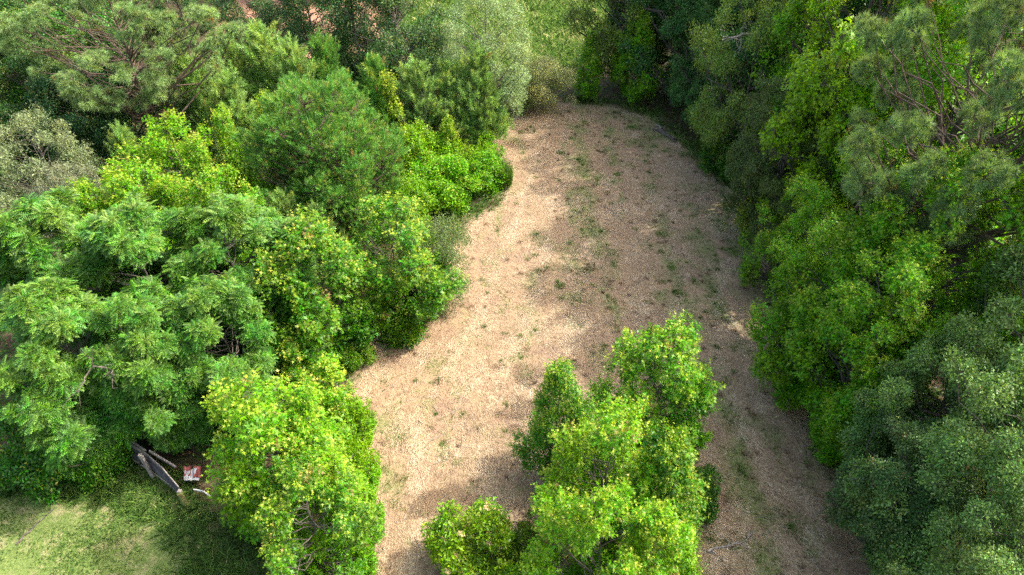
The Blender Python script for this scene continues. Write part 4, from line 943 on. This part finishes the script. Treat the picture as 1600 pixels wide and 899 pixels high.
def fallen(name, pix, r, label, cat, seed, twigs=3, mat=None, z=.06):
    rng = np.random.default_rng(seed); T = Tubes(); p = [np.array([*G(*q), z]) for q in pix]; o = p[0].copy(); o[2] = 0; p = [q - o for q in p]
    pts = []
    for a, b in zip(p[:-1], p[1:]): pts += [a + (b - a) * t + rng.normal(size=3) * [.03, .03, .015] for t in (0, .25, .5, .75)]
    pts.append(p[-1]); n = len(pts)
    T.add(pts, np.linspace(r, r * .3, n), 7)
    for k in range(twigs):
        i = rng.integers(1, n - 1); d = rng.normal(size=3) * [.45, .45, .12]; d[2] = abs(d[2]); T.add([pts[i], pts[i] + d * .5, pts[i] + d], [r * .45, r * .3, r * .1], 4)
    single(name, T.mesh(name, mat or M_PALE), label, cat, loc=tuple(o))
fallen('fallen_branch', [(1102, 861), (1140, 854), (1165, 848), (1176, 832)], .035, 'pale bare fallen branch on the straw right of the sweetgum clump', 'branch', 3, 5)
fallen('fallen_branch', [(1112, 862), (1128, 876)], .02, 'short thin stick forking below the pale fallen branch', 'branch', 4, 2)
fallen('fallen_branch', [(944, 323), (960, 334), (968, 345)], .02, 'thin curved stick on the shaded straw in mid clearing', 'branch', 5, 2)
fallen('log', [(1028, 205), (1040, 213), (1056, 224)], .17, 'grey broken log lying against the far right wood edge', 'log', 6, 3, M_BARK)
fallen('log', [(1034, 203), (1027, 197)], .10, 'small bleached log stub beyond the broken grey log', 'log', 7, 1)
fallen('fallen_branch', [(30, 850), (50, 829), (72, 808), (87, 795)], .035, 'long straight rotten stick lying on the lawn', 'branch', 8, 0, M_BARK)
fallen('fallen_branch', [(632, 527), (664, 533), (640, 520)], .02, 'thin pale sticks in the shade at the left clearing edge', 'branch', 9, 2)
rng = np.random.default_rng(77)
# bare limbs that grow out of the trunks
def limb(label, z0, az, length, rise, r, seed, mat, nb=9):
    e = [o for o in bpy.data.objects if o.get('label') == label][0]; rng = np.random.default_rng(seed); T = Tubes()
    sx, sz = e.scale[0], e.scale[2]; az -= e.rotation_euler.z
    a = np.array([0, 0, z0]); b = a + np.array([math.cos(az) * length, math.sin(az) * length, rise])
    pts = curve_pts(a, b, rng, 9, .06, .035); T.add(pts, np.linspace(r, r * .25, 9), 7)
    for k in range(nb):
        i = rng.integers(4, 9); d = nrm((b - a) * .5 / length + rng.normal(size=3) * .7) * rng.uniform(.5, 1.1); q = curve_pts(pts[i], pts[i] + d, rng, 5, 0, .08); T.add(q, np.linspace(r * .3, r * .08, 5), 4)
        for m in range(4): T.add([q[1 + m % 4], q[1 + m % 4] + d * .35 + rng.normal(size=3) * .14], [r * .11, r * .04], 3)
    o = part('bare_limb', T.mesh('bare_limb', mat), e); o.scale = (1 / sx, 1 / sx, 1 / sz)
limb('light olive oak with a bare pale limb showing through', 8.2, math.radians(215), 3.3, .5, .10, 1, M_PALE, 5)
limb('olive oak with bare twigs behind the bright yellow green sapling', 5.6, math.radians(190), 2.2, .8, .06, 3, M_BARK)
limb('tallest bright green sweetgum of the right wood, in the upper right', 9.0, math.radians(215), 3.6, .6, .07, 2, M_BARK)
limb('feathery leaved tree in the centre of the left mass', 3.6, math.radians(250), 1.9, 1.9, .09, 5, M_BARK, 5)

# cream flower heads on the low bush
def flower_heads():
    host = [o for o in bpy.data.objects if o.name.startswith('flowering_shrub')][0]
    fol = [c for c in bpy.data.objects if c.parent == host and c.name.startswith('foliage')][0]
    n = len(fol.data.vertices); co = np.zeros(n * 3, np.float32); fol.data.vertices.foreach_get('co', co); co = co.reshape(-1, 3)
    rng = np.random.default_rng(9); cand = co[co[:, 2] > 1.35]; pick = cand[rng.integers(0, len(cand), 400)]; out = []
    for p in pick:
        if all(np.linalg.norm(p - q) > .28 for q in out): out.append(p)
        if len(out) == 26: break
    k = 90; d = rdir(rng, k) * [1, 1, .45]; V = place_tpl(RHOMB, d * .10 * rng.random((k, 1)) ** .4, rdir(rng, k), np.tile([0, 0, 1.0], (k, 1)), np.full(k, .05)).reshape(-1, 3)
    me = make_mesh('flower_head', V, 4, leafdata(k, 4, rng.random(k), np.zeros(k), np.zeros(k)), leaf_mat('cream_flowers', (.8, .7, .4), (.8, .7, .4), base=(.70, .55, .33), trans=.3))
    for p in out:
        o = part('flower_head', me, host); o.location = (float(p[0]), float(p[1]), float(p[2]) + .06)
flower_heads()
